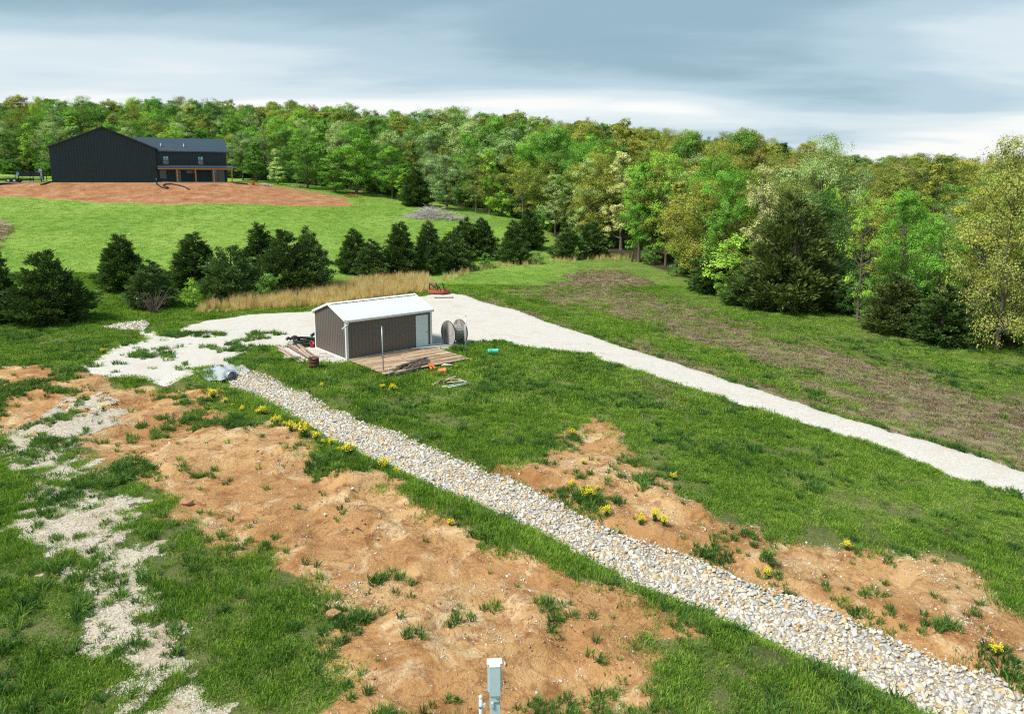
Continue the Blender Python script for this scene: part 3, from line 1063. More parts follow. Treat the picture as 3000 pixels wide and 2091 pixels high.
def build_grass():
    turf = lib_collection('turf_tufts', [tuft_mesh('turf_tuft', M_GRASS, 22, .13, .18, .0065, 100 + i, .75) for i in range(6)])
    turf2 = lib_collection('turf_mats', [tuft_mesh('turf_mat', M_GRASS, 32, .15, .38, .012, 200 + i, .8) for i in range(6)])
    weed = lib_collection('weed_tufts', [tuft_mesh('weed_tuft', M_WEED, 30, .26, .10, .010, 300 + i, 1.0) for i in range(6)])
    mead = lib_collection('meadow_tufts', [tuft_mesh('meadow_tuft', M_MEADOW, 30, .075, .6, .016, 400 + i, .8) for i in range(5)])
    dry = lib_collection('dry_tufts', [tuft_mesh('dry_tuft', M_DRY, 22, .10, .30, .012, 500 + i, 1.1) for i in range(5)])
    gold = lib_collection('golden_tufts', [tuft_mesh('golden_tuft', M_GOLD, 26, 1.15, .22, .011, 600 + i, .22) for i in range(5)])

    def keep_open(x, y):
        return field_free(x, y) & (drive_v(x, y) < -.02) & (rock_v(x, y) < .03) & (wood_v(x, y) < 1.5) & (sd_poly(x, y, P_ROCK2) < 0)
    # near and middle turf
    for nm, n, y0, y1, coll, s0 in (('foreground_grass', 105000, 11, 34, turf, 1.0), ('field_grass', 125000, 33, 74, turf2, 1.0)):
        x, y = wedge_points(n, y0, y1)
        k = keep_open(x, y) & (soil_v(x, y) < -.05 + .42 * rng.normal(0, 1, n)) & (pad_v(x, y) < .02 + .1 * rng.normal(0, 1, n))
        k &= ~((track_v(x, y) > .05) & (sd_poly(x, y, P_TRACK) > -.6) & (rng.random(n) < .93))
        d = dry_v(x, y)
        k &= rng.random(n) > smooth(-.3, 1.2, d) * .86
        k &= fbm(x, y, 1.1, 141) + .5 * fbm(x, y, .3, 143) > -.42 + .3 * rng.normal(0, 1, n)
        x, y = x[k], y[k]
        lush = smooth(-.5, .7, fbm(x, y, .22, 131)) * .6 + .35 + .55 * smooth(.0, .8, fbm(x, y, 1.2, 133, 3))
        edge = smooth(.1, 1.4, -rock_v(x, y))
        lush = lush * (1.0 + .55 * (1 - smooth(1.0, 2.4, -rock_v(x, y)))) * (.75 + .25 * edge)
        u, v = shed_local(x, y)
        lush = lush * (1 + .5 * ((u > -2) & (u < 9) & (v < -1) & (v > -8)))
        hor = s0 * rng.uniform(.8, 1.25, len(x))
        ver = s0 * lush * rng.uniform(.7, 1.3, len(x)) * (1 - .45 * smooth(0, 6, x - (y - 33) * .0 - 12) * (y > 33))
        do_scatter(nm, x, y, np.c_[hor, hor, ver], coll, 6, {'foreground_grass': 'green grass growing over the near field', 'field_grass': 'green grass around the shed and along the driveway'}[nm])
    # scattered weed clumps on bare soil, gravel edges and pads
    x, y = wedge_points(60000, 11, 50)
    n = len(x)
    sv = soil_v(x, y)
    cl = fbm(x, y, .8, 151) + .5 * fbm(x, y, 2.5, 153, 2)
    pv = pad_v(x, y)
    tv = (track_v(x, y) > 0) & (sd_poly(x, y, P_TRACK) > 0)
    cl = fbm(x, y, .42, 155) + .75 * fbm(x, y, 1.7, 157, 3, .6)
    on_soil = (sv > -.2) & ((cl > .46 - .5 * (1 - smooth(0, 1.6, sv))) | (rng.random(n) < .025))
    on_turf = (sv < -.2) & (pv < -.2) & (drive_v(x, y) < -.1) & (cl > .35) & (rng.random(n) < .5) & (dry_v(x, y) < .5)
    on_pad = (pv > 0) & (cl > .66)
    edge_d = (np.abs(drive_v(x, y) + .15) < .22) & (cl > .1)
    k = field_free(x, y) & (rock_v(x, y) < -.03) & (on_soil | on_turf | on_pad | edge_d | (tv & (cl > .1))) & ((drive_v(x, y) < 0.05) | (cl > 1.25))
    x, y = x[k], y[k]
    do_scatter('weed_clumps', x, y, rng.uniform(.4, 1.0, len(x)) * (1 + .6 * smooth(.35, 1.0, cl[k])), weed, 6, 'small grass and weed clumps sprouting on the bare soil')
    # meadow
    x, y = wedge_points(60000, 62, 165, 10)
    k = keep_open(x, y) & (red_v(x, y) < -.2) & (pad_v(x, y) < 0) & ((y > 72) | (wood_v(x, y) > -100)) & (dry_v(x, y) < .6)
    x, y = x[k], y[k]
    do_scatter('meadow_grass', x, y, np.c_[np.ones(len(x)), np.ones(len(x)), rng.uniform(.6, 1.5, len(x))], mead, 5, 'short bright green meadow grass on the slope below the dark house')
    # dry thatch
    x, y = wedge_points(80000, 20, 100)
    k = keep_open(x, y) & (dry_v(x, y) > -.2 + .5 * rng.normal(0, 1, len(x)))
    x, y = x[k], y[k]
    do_scatter('dry_thatch', x, y, rng.uniform(.6, 1.3, len(x)), dry, 5, 'brown dead thatch lying across the right-hand field')
    # dead straw through the green turf
    x, y = wedge_points(30000, 11, 60)
    st = fbm(x, y, .18, 201) + .6 * fbm(x, y, .9, 203)
    k = keep_open(x, y) & (st > .18) & (soil_v(x, y) < .2) & (pad_v(x, y) < 0) & (rng.random(len(x)) < .35)
    x, y = x[k], y[k]
    do_scatter('straw_tufts', x, y, rng.uniform(.5, 1.1, len(x)) * (.55 + .45 * smooth(20, 40, y)), dry, 5, 'dead straw showing through the green turf')
    # tall golden grass behind the yard
    x, y = wedge_points(60000, 48, 90)
    sg = sd_poly(x, y, P_GOLD) + .5 * fbm(x, y, .5, 161)
    k = (sg > 0) & (fbm(x, y, .7, 163) > -.45) & (drive_v(x, y) < -.2)
    x, y = x[k], y[k]
    do_scatter('golden_grass', x, y, rng.uniform(.4, .95, len(x)) * (.75 + .25 * smooth(0, .8, sg[k])), gold, 5, 'tall dry golden grass standing behind the gravel yard', .06)
    # wisps of it along the fence line
    fx, fy = wedge_points(40000, 75, 115)
    fl = poly_px([(960, 640), (1060, 606), (1190, 590), (1300, 583), (1420, 578), (1470, 585)])
    k = (line_dist(fx, fy, fl) < 1.1 + .8 * fbm(fx, fy, .3, 165)) & (rng.random(len(fx)) < .5) & (wood_v(fx, fy) < 4)
    do_scatter('fence_line_grass', fx[k], fy[k], rng.uniform(.3, .75, k.sum()), gold, 5, 'thin pale dead grass along the old fence line', .1)


build_grass()


# ------------------------------------------------------------------ rock in the channel
def rock_mesh(name, seed, mat):
    r = np.random.default_rng(seed)
    bm_ = bpy.data.meshes.new(name)
    import bmesh
    bm = bmesh.new()
    n = 13
    pts = r.normal(0, 1, (n, 3))
    pts /= np.linalg.norm(pts, axis=1)[:, None]
    pts *= r.uniform(.82, 1.12, (n, 1)) * np.array([1, r.uniform(.62, .95), r.uniform(.45, .75)])
    for p in pts:
        bm.verts.new(p * .5)
    bmesh.ops.convex_hull(bm, input=bm.verts)
    bmesh.ops.bevel(bm, geom=list(bm.edges), offset=.035, segments=1, affect='EDGES')
    bmesh.ops.triangulate(bm, faces=bm.faces)
    bmesh.ops.recalc_face_normals(bm, faces=bm.faces)
    bm.to_mesh(bm_)
    bm.free()
    bm_.materials.append(mat)
    return bm_


def small_rock(name, seed, mat):
    import bmesh
    r = np.random.default_rng(seed)
    me = bpy.data.meshes.new(name)
    bm = bmesh.new()
    pts = r.normal(0, 1, (8, 3))
    pts /= np.linalg.norm(pts, axis=1)[:, None]
    pts *= np.array([1, r.uniform(.6, .95), r.uniform(.45, .7)])
    for p in pts:
        bm.verts.new(p * .5)
    bmesh.ops.convex_hull(bm, input=bm.verts)
    bmesh.ops.recalc_face_normals(bm, faces=bm.faces)
    bm.to_mesh(me)
    bm.free()
    me.materials.append(mat)
    return me


ROCKS = [rock_mesh('stone', 700 + i, M_ROCK) for i in range(12)]
PEBBLES = [small_rock('pebble', 800 + i, M_PEBBLE) for i in range(8)]


def build_rocks():
    # dart throwing on a cell grid, larger stones first
    x0, y0 = P_ROCK.min(0)
    x1, y1 = P_ROCK.max(0)
    n = 460000
    x, y = rng.uniform(x0, x1, n), rng.uniform(y0, y1, n)
    k = rock_v(x, y) > -.02
    x, y = x[k], y[k]
    size = np.clip(rng.lognormal(math.log(.075), .42, len(x)), .04, .25)
    o = np.argsort(-size)
    x, y, size = x[o], y[o], size[o]
    cell = {}
    keep = []
    for i in range(len(x)):
        cx, cy_ = int(x[i] / .25), int(y[i] / .25)
        ok = True
        for a in (-1, 0, 1):
            for b in (-1, 0, 1):
                for j in cell.get((cx + a, cy_ + b), ()):
                    if (x[i] - x[j]) ** 2 + (y[i] - y[j]) ** 2 < (.31 * (size[i] + size[j])) ** 2:
                        ok = False
                        break
                if not ok:
                    break
            if not ok:
                break
        if ok:
            cell.setdefault((cx, cy_), []).append(i)
            keep.append(i)
    keep = np.array(keep)
    x, y, size = x[keep], y[keep], size[keep]
    z = terrain(x, y) + .03 + size * rng.uniform(.02, .2, len(x))
    rot = np.c_[rng.normal(0, .4, len(x)), rng.normal(0, .4, len(x)), rng.uniform(0, 6.283, len(x))]
    # how large each one shows
    show = []
    for i in range(len(x)):
        u, v = project((x[i], y[i], z[i]))
        show.append(size[i] / y[i] if (0 < u < 2296 and v < 1600) else 0)
    o = np.argsort(-np.array(show))
    for i in o[:300]:
        s = link('stone', ROCKS[int(rng.integers(0, 12))], bed)
        s.location = (x[i], y[i], z[i])
        s.rotation_euler = rot[i]
        s.scale = (size[i] * 1.3, size[i] * 1.2, size[i] * 1.15)
    q = o[300:]
    sc = (size[q] * 1.22)
    c = lib_collection('channel_stones', ROCKS)
    scatter('loose_stones', np.c_[x[q], y[q], z[q]], rot[q], np.c_[sc, sc, sc], rng.integers(0, 12, len(q)), c, 'pale limestone rocks packed along the drainage channel', parent=bed)
    # the little apron
    a0, a1 = P_ROCK2.min(0), P_ROCK2.max(0)
    xx, yy = rng.uniform(a0[0], a1[0], 1500), rng.uniform(a0[1], a1[1], 1500)
    k = sd_poly(xx, yy, P_ROCK2) > 0
    xx, yy = xx[k][:420], yy[k][:420]
    s = rng.uniform(.12, .32, len(xx))
    scatter('loose_stones', np.c_[xx, yy, terrain(xx, yy) + .08], rng.normal(0, 1, (len(xx), 3)), np.c_[s, s, s], rng.integers(0, 12, len(xx)), c, 'pale rocks at the far end of the culvert', parent=bed2)
    # loose gravel chips
    c2 = lib_collection('gravel_chips', PEBBLES)
    x, y = wedge_points(330000, 11, 33)
    n = len(x)
    sv = soil_v(x, y)
    tr = (track_v(x, y) > -.15) & (sd_poly(x, y, P_TRACK) > -.3)
    band = fbm(x, y, .5, 171) + .5 * fbm(x, y, 2, 173, 2)
    so = (sv > -.2) & (rng.random(n) < .035 + .30 * smooth(.45, .9, band))
    rk = (rock_v(x, y) > -.25) & (rock_v(x, y) < .3) & (rng.random(n) < .5)
    dr = (drive_v(x, y) > -.15) & (rng.random(n) < .35)
    k = (tr & (rng.random(n) < .8)) | (so & ~tr) | rk | dr
    x, y = x[k], y[k]
    tx, ty = rng.uniform(P_TRACK[:, 0].min(), P_TRACK[:, 0].max(), 160000), rng.uniform(P_TRACK[:, 1].min(), P_TRACK[:, 1].max(), 160000)
    k = (sd_poly(tx, ty, P_TRACK) > -.4) & (track_v(tx, ty) > -.05)
    x, y = np.concatenate([x, tx[k]]), np.concatenate([y, ty[k]])
    s = np.clip(rng.lognormal(math.log(.046), .4, len(x)), .018, .13)
    do_scatter('gravel_chips', x, y, s, c2, 8, 'loose pale gravel chips strewn over track and soil', .5, .012)
    # clods and lumps of soil
    cl = lib_collection('soil_lumps', [rock_mesh('soil_lump', 900 + i, M_CLOD) for i in range(5)])
    x, y = wedge_points(60000, 11, 45)
    sv = soil_v(x, y)
    k = (sv > .0) & (fbm(x, y, .35, 181) + .5 * fbm(x, y, 1.4, 183) > .32) & (rng.random(len(x)) < .6)
    x, y = x[k], y[k]
    do_scatter('soil_lumps', x, y, np.clip(rng.lognormal(math.log(.06), .5, len(x)), .02, .22), cl, 5, 'small brown soil lumps on the eroded ground', .5, .0)
    # broken rock and clods on the red fill by the house
    x, y = wedge_points(60000, 112, 150, 20)
    k = (red_v(x, y) > .3) & (rng.random(len(x)) < .28)
    x, y = x[k], y[k]
    do_scatter('red_fill_lumps', x, y, np.clip(rng.lognormal(math.log(.13), .4, len(x)), .05, .4), cl, 5, 'rough lumps on the red dirt slope below the dark house', .5, .0)


build_rocks()


# ------------------------------------------------------------------ trees
def leaf_quads(C, Nn, size, r, aspect=.62):
    """one bent diamond leaf clump per centre; returns verts and quads"""
    n = len(C)
    Nn = Nn / np.maximum(np.linalg.norm(Nn, axis=1)[:, None], 1e-6)
    t = np.cross(Nn, r.normal(0, 1, (n, 3)))
    t /= np.maximum(np.linalg.norm(t, axis=1)[:, None], 1e-6)
    b = np.cross(Nn, t)
    s = size[:, None]
    V = np.stack([C - t * s * .5, C - b * s * .5 * aspect + Nn * s * .12, C + t * s * .5, C + b * s * .5 * aspect + Nn * s * .12], 1).reshape(-1, 3)
    F = np.arange(4 * n).reshape(n, 4)
    return V, F


def tubes_np(paths, sides=6):
    mb = MB()
    for pts, rad in paths:
        mb.tube(pts, rad, sides, caps=False)
    return mb


def broadleaf(seed, H=14.0, Rc=4.2, cb=.25, lobes=18, clumps=13, leaves=42, leaf=.26, shape='round', droop=.0, gap=.0):
    """returns (wood mesh, crown mesh) of a leafy tree, base at the origin"""
    r = np.random.default_rng(seed)
    trunk_top = H * .72
    tr = [Vector((0, 0, -.3))]
    for i in range(1, 7):
        t = i / 6
        tr.append(Vector((r.normal(0, .10) * t * H * .1, r.normal(0, .10) * t * H * .1, trunk_top * t)))
    r0 = H * .018
    paths = [(tr, [r0 * (1.25 if i == 0 else 1 - .75 * i / 6) for i in range(7)])]
    zc0, zc1 = H * cb, H

    def env(t):
        if shape == 'round':
            return math.sin(math.pi * min(max(.10 + .86 * t, 0), 1)) ** .6
        if shape == 'column':
            return (math.sin(math.pi * min(.12 + .84 * t, 1)) ** .45) * (1 - .25 * t)
        if shape == 'cone':
            return (1 - t) ** .75 * min(1, .45 + t * 3.5) + .05
        return math.sin(math.pi * min(.08 + .75 * t, 1)) ** .7
    Cs, Ns, Ss, Vs = [], [], [], []
    for li in range(lobes):
        t = (li + .5) / lobes
        t = min(max(t + r.normal(0, .06), .02), .97)
        az = li * 2.39996 + r.normal(0, .4)
        er = Rc * env(t)
        rr = er * r.uniform(.45, .78) if t < .9 else er * .25
        lc = np.array([math.cos(az) * rr, math.sin(az) * rr, zc0 + (zc1 - zc0) * t - droop * rr])
        lr = Rc * r.uniform(.30, .46) * (.75 + .35 * env(t))
        # limb to the lobe
        hz = max(H * .12, min(trunk_top * .95, lc[2] - rr * r.uniform(.5, .9)))
        k = min(int(hz / trunk_top * 6), 5)
        p0 = tr[k].lerp(tr[k + 1], hz / trunk_top * 6 - k)
        p2 = Vector(lc)
        p1 = p0.lerp(p2, .5) + Vector((r.normal(0, .25), r.normal(0, .25), -.25))
        b0 = r0 * (.55 - .3 * t)
        paths.append(([p0, p1, p2], [b0, b0 * .65, b0 * .28]))
        for ci in range(clumps):
            d = r.normal(0, 1, 3)
            d[2] = abs(d[2]) * .9 - .25 if r.random() < .8 else d[2]
            d /= np.linalg.norm(d)
            cc = lc + d * lr * r.uniform(.55, 1.05) * np.array([1, 1, .85])
            if gap and r.random() < gap:
                continue
            if ci % 3 == 0:
                q = Vector(cc)
                paths.append(([p2, p2.lerp(q, .6) + Vector((0, 0, .1)), q], [b0 * .28, b0 * .18, b0 * .08]))
            cr = lr * r.uniform(.28, .44)
            m = int(leaves * r.uniform(.7, 1.3))
            g = r.normal(0, 1, (m, 3))
            g /= np.linalg.norm(g, axis=1)[:, None]
            P = cc + g * cr * r.uniform(.35, 1.1, (m, 1)) * np.array([1.15, 1.15, .75])
            Cs.append(P)
            Ns.append(g * .6 + d * .5 + np.array([0, 0, .55]) + r.normal(0, .35, (m, 3)))
            Ss.append(leaf * r.uniform(.6, 1.35, m))
            Vs.append(np.clip(r.normal(.5, .16) + r.normal(0, .12, m), 0, 1))
    C, Nn, S, V = np.concatenate(Cs), np.concatenate(Ns), np.concatenate(Ss), np.concatenate(Vs)
    Vq, Fq = leaf_quads(C, Nn, S, r)
    crown = np_mesh('crown', Vq, Fq, M_LEAF, {'v': np.repeat(V, 4)})
    wood = tubes_np(paths, 5).mesh('trunk', M_BARK, True)
    return wood, crown


def cedar(seed, H=6.0, Rc=2.0, leaders=1, sprays=2100, per=9, blade=.24, full=1.0):
    r = np.random.default_rng(seed)
    paths = [([Vector((0, 0, -.3)), Vector((0, 0, H * .5)), Vector((0, 0, H * .93))], [H * .022, H * .014, .01])]
    tops = [(0, 0, 1.0)] + [(Rc * .38 * math.cos(a), Rc * .38 * math.sin(a), r.uniform(.72, .9)) for a in r.uniform(0, 6.28, leaders - 1)]
    Cs, Ds, Ss, Vs = [], [], [], []
    nb = sprays // 13
    for bi in range(nb):
        tx, ty, th = tops[int(r.integers(0, len(tops))) if r.random() < .55 else 0]
        t = 1 - math.sqrt(1 - (bi + r.random()) / nb * .995)
        az = bi * 2.39996 + r.normal(0, .35)
        prof = (1 - t) ** full * min(1, .6 + 2.6 * t)
        L_ = Rc * prof * r.uniform(.68, 1.22) + .10
        rise = r.uniform(.15, .65) + .9 * t
        base = np.array([tx * t ** .5, ty * t ** .5, H * th * (.02 + .94 * t) - .15 * L_])
        out = np.array([math.cos(az), math.sin(az), rise])
        tip = base + out * L_ * np.array([1, 1, .55])
        if bi % 3 == 0:
            paths.append(([Vector(base), Vector(base + (tip - base) * .8)], [.03, .008]))
        vb = r.normal(.5, .22)  # tone spread per branch puts lit and shaded sprays into the needle colour
        for si in range(13):
            f = r.uniform(.30, 1.0) ** .7
            c = base + (tip - base) * f + r.normal(0, 1, 3) * (.05 + .10 * L_ * (1.15 - f))
            d = out / np.linalg.norm(out) + np.array([0, 0, .35])
            g = r.normal(0, 1, (per, 3))
            dd = d + g * .5
            dd /= np.linalg.norm(dd, axis=1)[:, None]
            L = blade * r.uniform(.6, 1.35, per) * (1 - .3 * t)
            Cs.append(c + g * .06 + dd * L[:, None] * .4)
            Ds.append(dd)
            Ss.append(L)
            Vs.append(np.clip(np.full(per, vb + .1 * (f - .6)) + r.normal(0, .12, per), 0, 1))
    C, D, S, V = np.concatenate(Cs), np.concatenate(Ds), np.concatenate(Ss), np.concatenate(Vs)
    n = len(C)
    b = np.cross(D, r.normal(0, 1, (n, 3)))
    b /= np.linalg.norm(b, axis=1)[:, None]
    s = S[:, None]
    Vq = np.stack([C - D * s * .5, C - b * s * .17, C + D * s * .6, C + b * s * .17], 1).reshape(-1, 3)
    crown = np_mesh('crown', Vq, np.arange(4 * n).reshape(n, 4), M_CEDAR, {'v': np.repeat(V, 4)})
    return tubes_np(paths, 6).mesh('trunk', M_BARK, True), crown


# library of tree shapes: (wood, crown, height, crown radius)
TREES = {
    'oak': [broadleaf(1, 14, 4.4, .22, 20, 14, 62, .21) + (14, 4.4), broadleaf(2, 14, 4.8, .25, 22, 14, 60, .22) + (14, 4.8), broadleaf(3, 14, 4.0, .2, 18, 15, 62, .21) + (14, 4.0)],
    'tall': [broadleaf(4, 14, 3.0, .16, 20, 13, 60, .20, 'column') + (14, 3.0), broadleaf(5, 14, 3.3, .14, 22, 13, 56, .20, 'column') + (14, 3.3)],
    'airy': [broadleaf(6, 14, 3.4, .2, 20, 11, 40, .19, 'round', 0, .25) + (14, 3.4), broadleaf(7, 14, 3.8, .2, 18, 12, 38, .20, 'column', 0, .3) + (14, 3.8)],
    'cone': [broadleaf(8, 8, 2.3, .1, 20, 10, 36, .2, 'cone') + (8, 2.3)],
    'great': [broadleaf(9, 14, 5.6, .12, 30, 16, 58, .17, 'round', .1, .06) + (14, 5.6), broadleaf(10, 14, 5.0, .14, 28, 16, 60, .17) + (14, 5.0)],
    'bush': [broadleaf(12, 4, 2.2, .08, 12, 10, 36, .17) + (4, 2.2), broadleaf(13, 4, 2.6, .08, 13, 10, 30, .18) + (4, 2.6)],
    'cedar': [cedar(21, 6, 1.75, 1, 2100) + (6, 1.75), cedar(22, 6, 2.1, 3, 2300) + (6, 2.1), cedar(23, 6, 1.9, 2, 2100, 9, .24, .95) + (6, 1.9), cedar(24, 6, 1.55, 1, 1900) + (6, 1.55)],
    'bushcedar': [cedar(25, 5, 2.5, 4, 2700, 9, .25, .72) + (5, 2.5)],
}

C_OLIVE, C_GOLD, C_MID, C_BRIGHT, C_LIME = (.265, .315, .07), (.385, .40, .08), (.185, .345, .07), (.21, .42, .065), (.34, .53, .08)
C_PALE, C_CREAM, C_DARK, C_GREY, C_TAN = (.45, .58, .22), (.62, .63, .27), (.085, .185, .05), (.31, .43, .18), (.35, .34, .11)
C_CEDAR, C_CEDAR2, C_CEDARB = (.10, .165, .046), (.125, .195, .062), (.13, .17, .05)


def place_tree(kind, var, loc, height, width, col, label, group, rz, cat='tree', name=None):
    lib = TREES[kind][var % len(TREES[kind])]
    wood, crown, H, Rc = lib
    name = name or {'cedar': 'cedar_tree', 'bushcedar': 'cedar_tree', 'bush': 'shrub'}.get(kind, 'broadleaf_tree')
    o = thing(name, loc, label, cat, rz, group)
    sz, sx = height / H, width / (2 * Rc)
    o.scale = (sx, sx, sz)
    link('trunk', wood, o)
    c = link('crown', crown, o)
    j = 1 + random.uniform(-.08, .08)
    c.color = (col[0] * j, col[1] * j, col[2] * j, 1)
    return o


def tree_px(kind, var, bx, by, top, w, col, label, group=None, depth=None, name=None, cat='tree', wk=1.0):
    """stand a tree on the terrain: base pixel, top pixel row and crown width in pixels give its real size"""
    p = at(bx, by) if depth is None else at_depth(bx, by, depth)
    if depth is not None:
        p.z = gz(p.x, p.y)
    tp = at_depth(bx, top, p.y)
    h = max(tp.z - p.z, .6)
    width = w * KPX / FPX * p.y * wk
    return place_tree(kind, var, p, h, width, col, label, group, random.uniform(0, 6.28), cat, name)


def build_trees():
    G = 'cedars along the field edge'
    for a in [
        ('cedar', 1, 2, 722, 545, 95, C_CEDAR, 'dark cedar cut off by the left edge of the photograph'),
        ('cedar', 1, 112, 722, 545, 165, C_CEDAR, 'broad bushy dark cedar at left beside the gravel crossing'),
        ('cedar', 0, 275, 650, 515, 100, C_CEDAR, 'dark cedar leaning over the shorter one, left of the meadow'),
        ('cedar', 2, 342, 688, 572, 102, C_CEDAR2, 'short dark cedar with bare twiggy shrub at its foot'),
        ('cedar', 0, 440, 645, 512, 108, C_CEDAR, 'pointed dark cedar just left of the dense cedar cluster'),
        ('cedar', 3, 585, 632, 490, 90, C_CEDAR, 'tallest narrow cedar at the back of the dense cluster'),
        ('bushcedar', 0, 522, 668, 545, 125, C_CEDAR2, 'low bushy cedar at the front left of the dense cluster'),
        ('cedar', 1, 640, 655, 500, 130, C_CEDAR, 'wide two-tipped cedar in the dense cluster behind the shed'),
        ('cedar', 2, 695, 650, 495, 92, C_CEDAR2, 'rounded cedar at the right end of the dense cluster'),
        ('cedar', 0, 795, 612, 505, 75, C_CEDAR, 'dark cedar standing left in the second clump, behind golden grass'),
        ('cedar', 2, 835, 620, 528, 75, C_CEDAR2, 'fuller cedar overlapping the first of the second clump'),
        ('cedar', 3, 898, 615, 488, 80, C_CEDAR, 'spire-topped cedar third in the second clump'),
        ('cedar', 0, 962, 612, 486, 72, C_CEDAR2, 'slim spire-topped cedar in the middle of the second clump'),
        ('cedar', 1, 1018, 602, 508, 88, C_CEDAR2, 'grey-green open cedar at the fence beside dead grass'),
        ('cedar', 2, 1042, 578, 478, 70, C_CEDAR, 'cedar at the back of the second clump near the brush pile'),
        ('cedar', 0, 1080, 578, 482, 72, C_CEDAR, 'dense cedar at the right end of the second clump'),
        ('cedar', 0, 1152, 588, 486, 66, C_CEDAR2, 'lone conical blue-green cedar standing on the fence line'),
        ('cedar', 1, 1185, 556, 460, 70, C_CEDAR, 'dark cedar at the wood edge behind the lone conical cedar'),
        ('cedar', 2, 1276, 578, 505, 76, C_CEDAR2, 'low rounded cedar at the meadow corner with lime shrub'),
        ('cedar', 1, 1328, 574, 490, 74, C_CEDAR, 'dark cedar at the gap of the grassy lane'),
        ('cedar', 0, 932, 462, 368, 66, C_CEDAR, 'dark cedar among green trees at the upper meadow edge'),
        ('cedar', 2, 1775, 690, 412, 205, C_CEDARB, 'huge bronze-green cedar at the right wood edge'),
        ('cedar', 1, 1605, 655, 560, 110, C_CEDAR, 'dark low cedar under the fresh green tree, right wood edge'),
        ('bushcedar', 0, 1690, 685, 590, 130, C_CEDAR, 'dark sprawling cedar at the foot of the cream tree'),
        ('cedar', 2, 2005, 745, 600, 120, C_CEDARB, 'bronze cedar between lime tree and vivid green maple'),
        ('cedar', 2, 2110, 768, 625, 130, C_CEDAR, 'dark spreading cedar under the vivid green maple'),
    ]:
        tree_px(*a, group=G, wk=1.22)
    G2 = 'edge trees of the wood'
    for a in [
        ('cone', 0, 623, 414, 338, 52, C_PALE, 'small pale conical tree standing clear right of the house'),
        ('tall', 0, 575, 408, 320, 62, C_MID, 'mid green tree just right of the dark house'),
        ('oak', 0, 545, 405, 300, 70, C_GREY, 'grey-green tree touching the right corner of the dark house roof'),
        ('oak', 1, 690, 422, 325, 92, C_MID, 'mid green tree above the scrap lumber pile'),
        ('oak', 2, 800, 436, 288, 112, C_BRIGHT, 'big bright green tree above the end of the red dirt'),
        ('tall', 1, 752, 432, 350, 78, C_BRIGHT, 'bright green tree with leaves to the ground at the meadow edge'),
        ('oak', 1, 880, 446, 338, 90, C_BRIGHT, 'bright green tree left of the dark upper cedar'),
        ('tall', 0, 905, 452, 380, 42, C_LIME, 'small lime tree pressed against the dark upper cedar'),
        ('oak', 0, 1002, 470, 352, 100, C_GREY, 'grey-green round tree right of the dark upper cedar'),
        ('airy', 0, 1068, 478, 355, 70, C_OLIVE, 'thin olive tree with visible stems at the upper meadow edge'),
        ('tall', 1, 1098, 482, 335, 55, C_LIME, 'lime tree rising between the thin olive and orange trees'),
        ('bush', 0, 1128, 486, 432, 60, C_LIME, 'low lime green shrub-like tree at the meadow end'),
        ('airy', 1, 1172, 500, 368, 82, C_GOLD, 'orange-topped yellowing tree at the end of the meadow'),
        ('great', 1, 1205, 495, 308, 112, C_BRIGHT, 'round fresh green tree behind the orange-topped tree'),
        ('airy', 0, 1245, 530, 395, 80, C_PALE, 'pale thin tree behind the dark cedars'),
        ('great', 0, 1298, 520, 334, 128, C_BRIGHT, 'vivid green spreading tree behind the pale catkin tree'),
        ('oak', 2, 1322, 548, 368, 108, C_PALE, 'pale green catkin-hung tree above the grassy lane'),
        ('tall', 0, 1392, 560, 345, 92, C_CREAM, 'tall cream-green tree leaning over the grassy lane'),
        ('tall', 1, 1432, 588, 368, 96, C_BRIGHT, 'deep green tree leafy to the ground right of the lane'),
        ('airy', 1, 1492, 596, 392, 84, C_LIME, 'lime green tree left of the yellow one'),
        ('tall', 0, 1515, 612, 412, 82, C_GOLD, 'yellow-gold tree at the wood edge by the wooden posts'),
        ('great', 1, 1600, 600, 330, 140, C_GOLD, 'large golden olive tree standing behind the edge row'),
        ('oak', 0, 1620, 640, 392, 112, C_BRIGHT, 'fresh green tree with a visible pale trunk'),
        ('airy', 0, 1702, 655, 378, 108, C_CREAM, 'cream-yellow tree hung with catkins left of the huge cedar'),
        ('great', 0, 1832, 640, 324, 165, C_PALE, 'large pale green rounded tree towering behind the huge cedar'),
        ('bush', 0, 1642, 668, 540, 165, C_LIME, 'low spreading fresh green dogwood at the wood edge'),
        ('bush', 1, 1850, 660, 425, 70, C_LIME, 'bright lime tree top showing over the huge cedar'),
        ('airy', 1, 1922, 722, 440, 100, C_LIME, 'slim airy lime tree with a bare pale trunk'),
        ('oak', 1, 2012, 715, 445, 118, C_BRIGHT, 'green tree with bare branches right of the slim lime tree'),
        ('oak', 2, 2098, 745, 505, 112, C_BRIGHT, 'vivid green maple left of the great gold oak'),
        ('great', 0, 2235, 785, 338, 235, (.39, .42, .11), 'great gold-olive oak filling the right edge'),
        ('great', 1, 2370, 800, 330, 200, (.40, .40, .11), 'gold-olive oak reaching in from beyond the right edge'),
        ('bush', 0, 435, 690, 630, 52, C_LIME, 'small lime shrub at the left end of the golden grass'),
        ('bush', 1, 605, 672, 615, 64, C_MID, 'green sapling bush in front of the dense cedar cluster'),
        ('bush', 0, 1292, 582, 556, 30, C_LIME, 'small lime shrub at the lane mouth'),
        ('bush', 1, 842, 622, 588, 50, C_LIME, 'low lime shrub at the foot of the second cedar clump'),
        ('bush', 0, 1090, 600, 570, 44, C_MID, 'low green shrub on the fence line beside the lone cedar'),
        ('bush', 1, 1205, 592, 566, 30, C_MID, 'tiny green shrub on the fence line right of the lone cedar'),
    ]:
        tree_px(*a, group=G2)

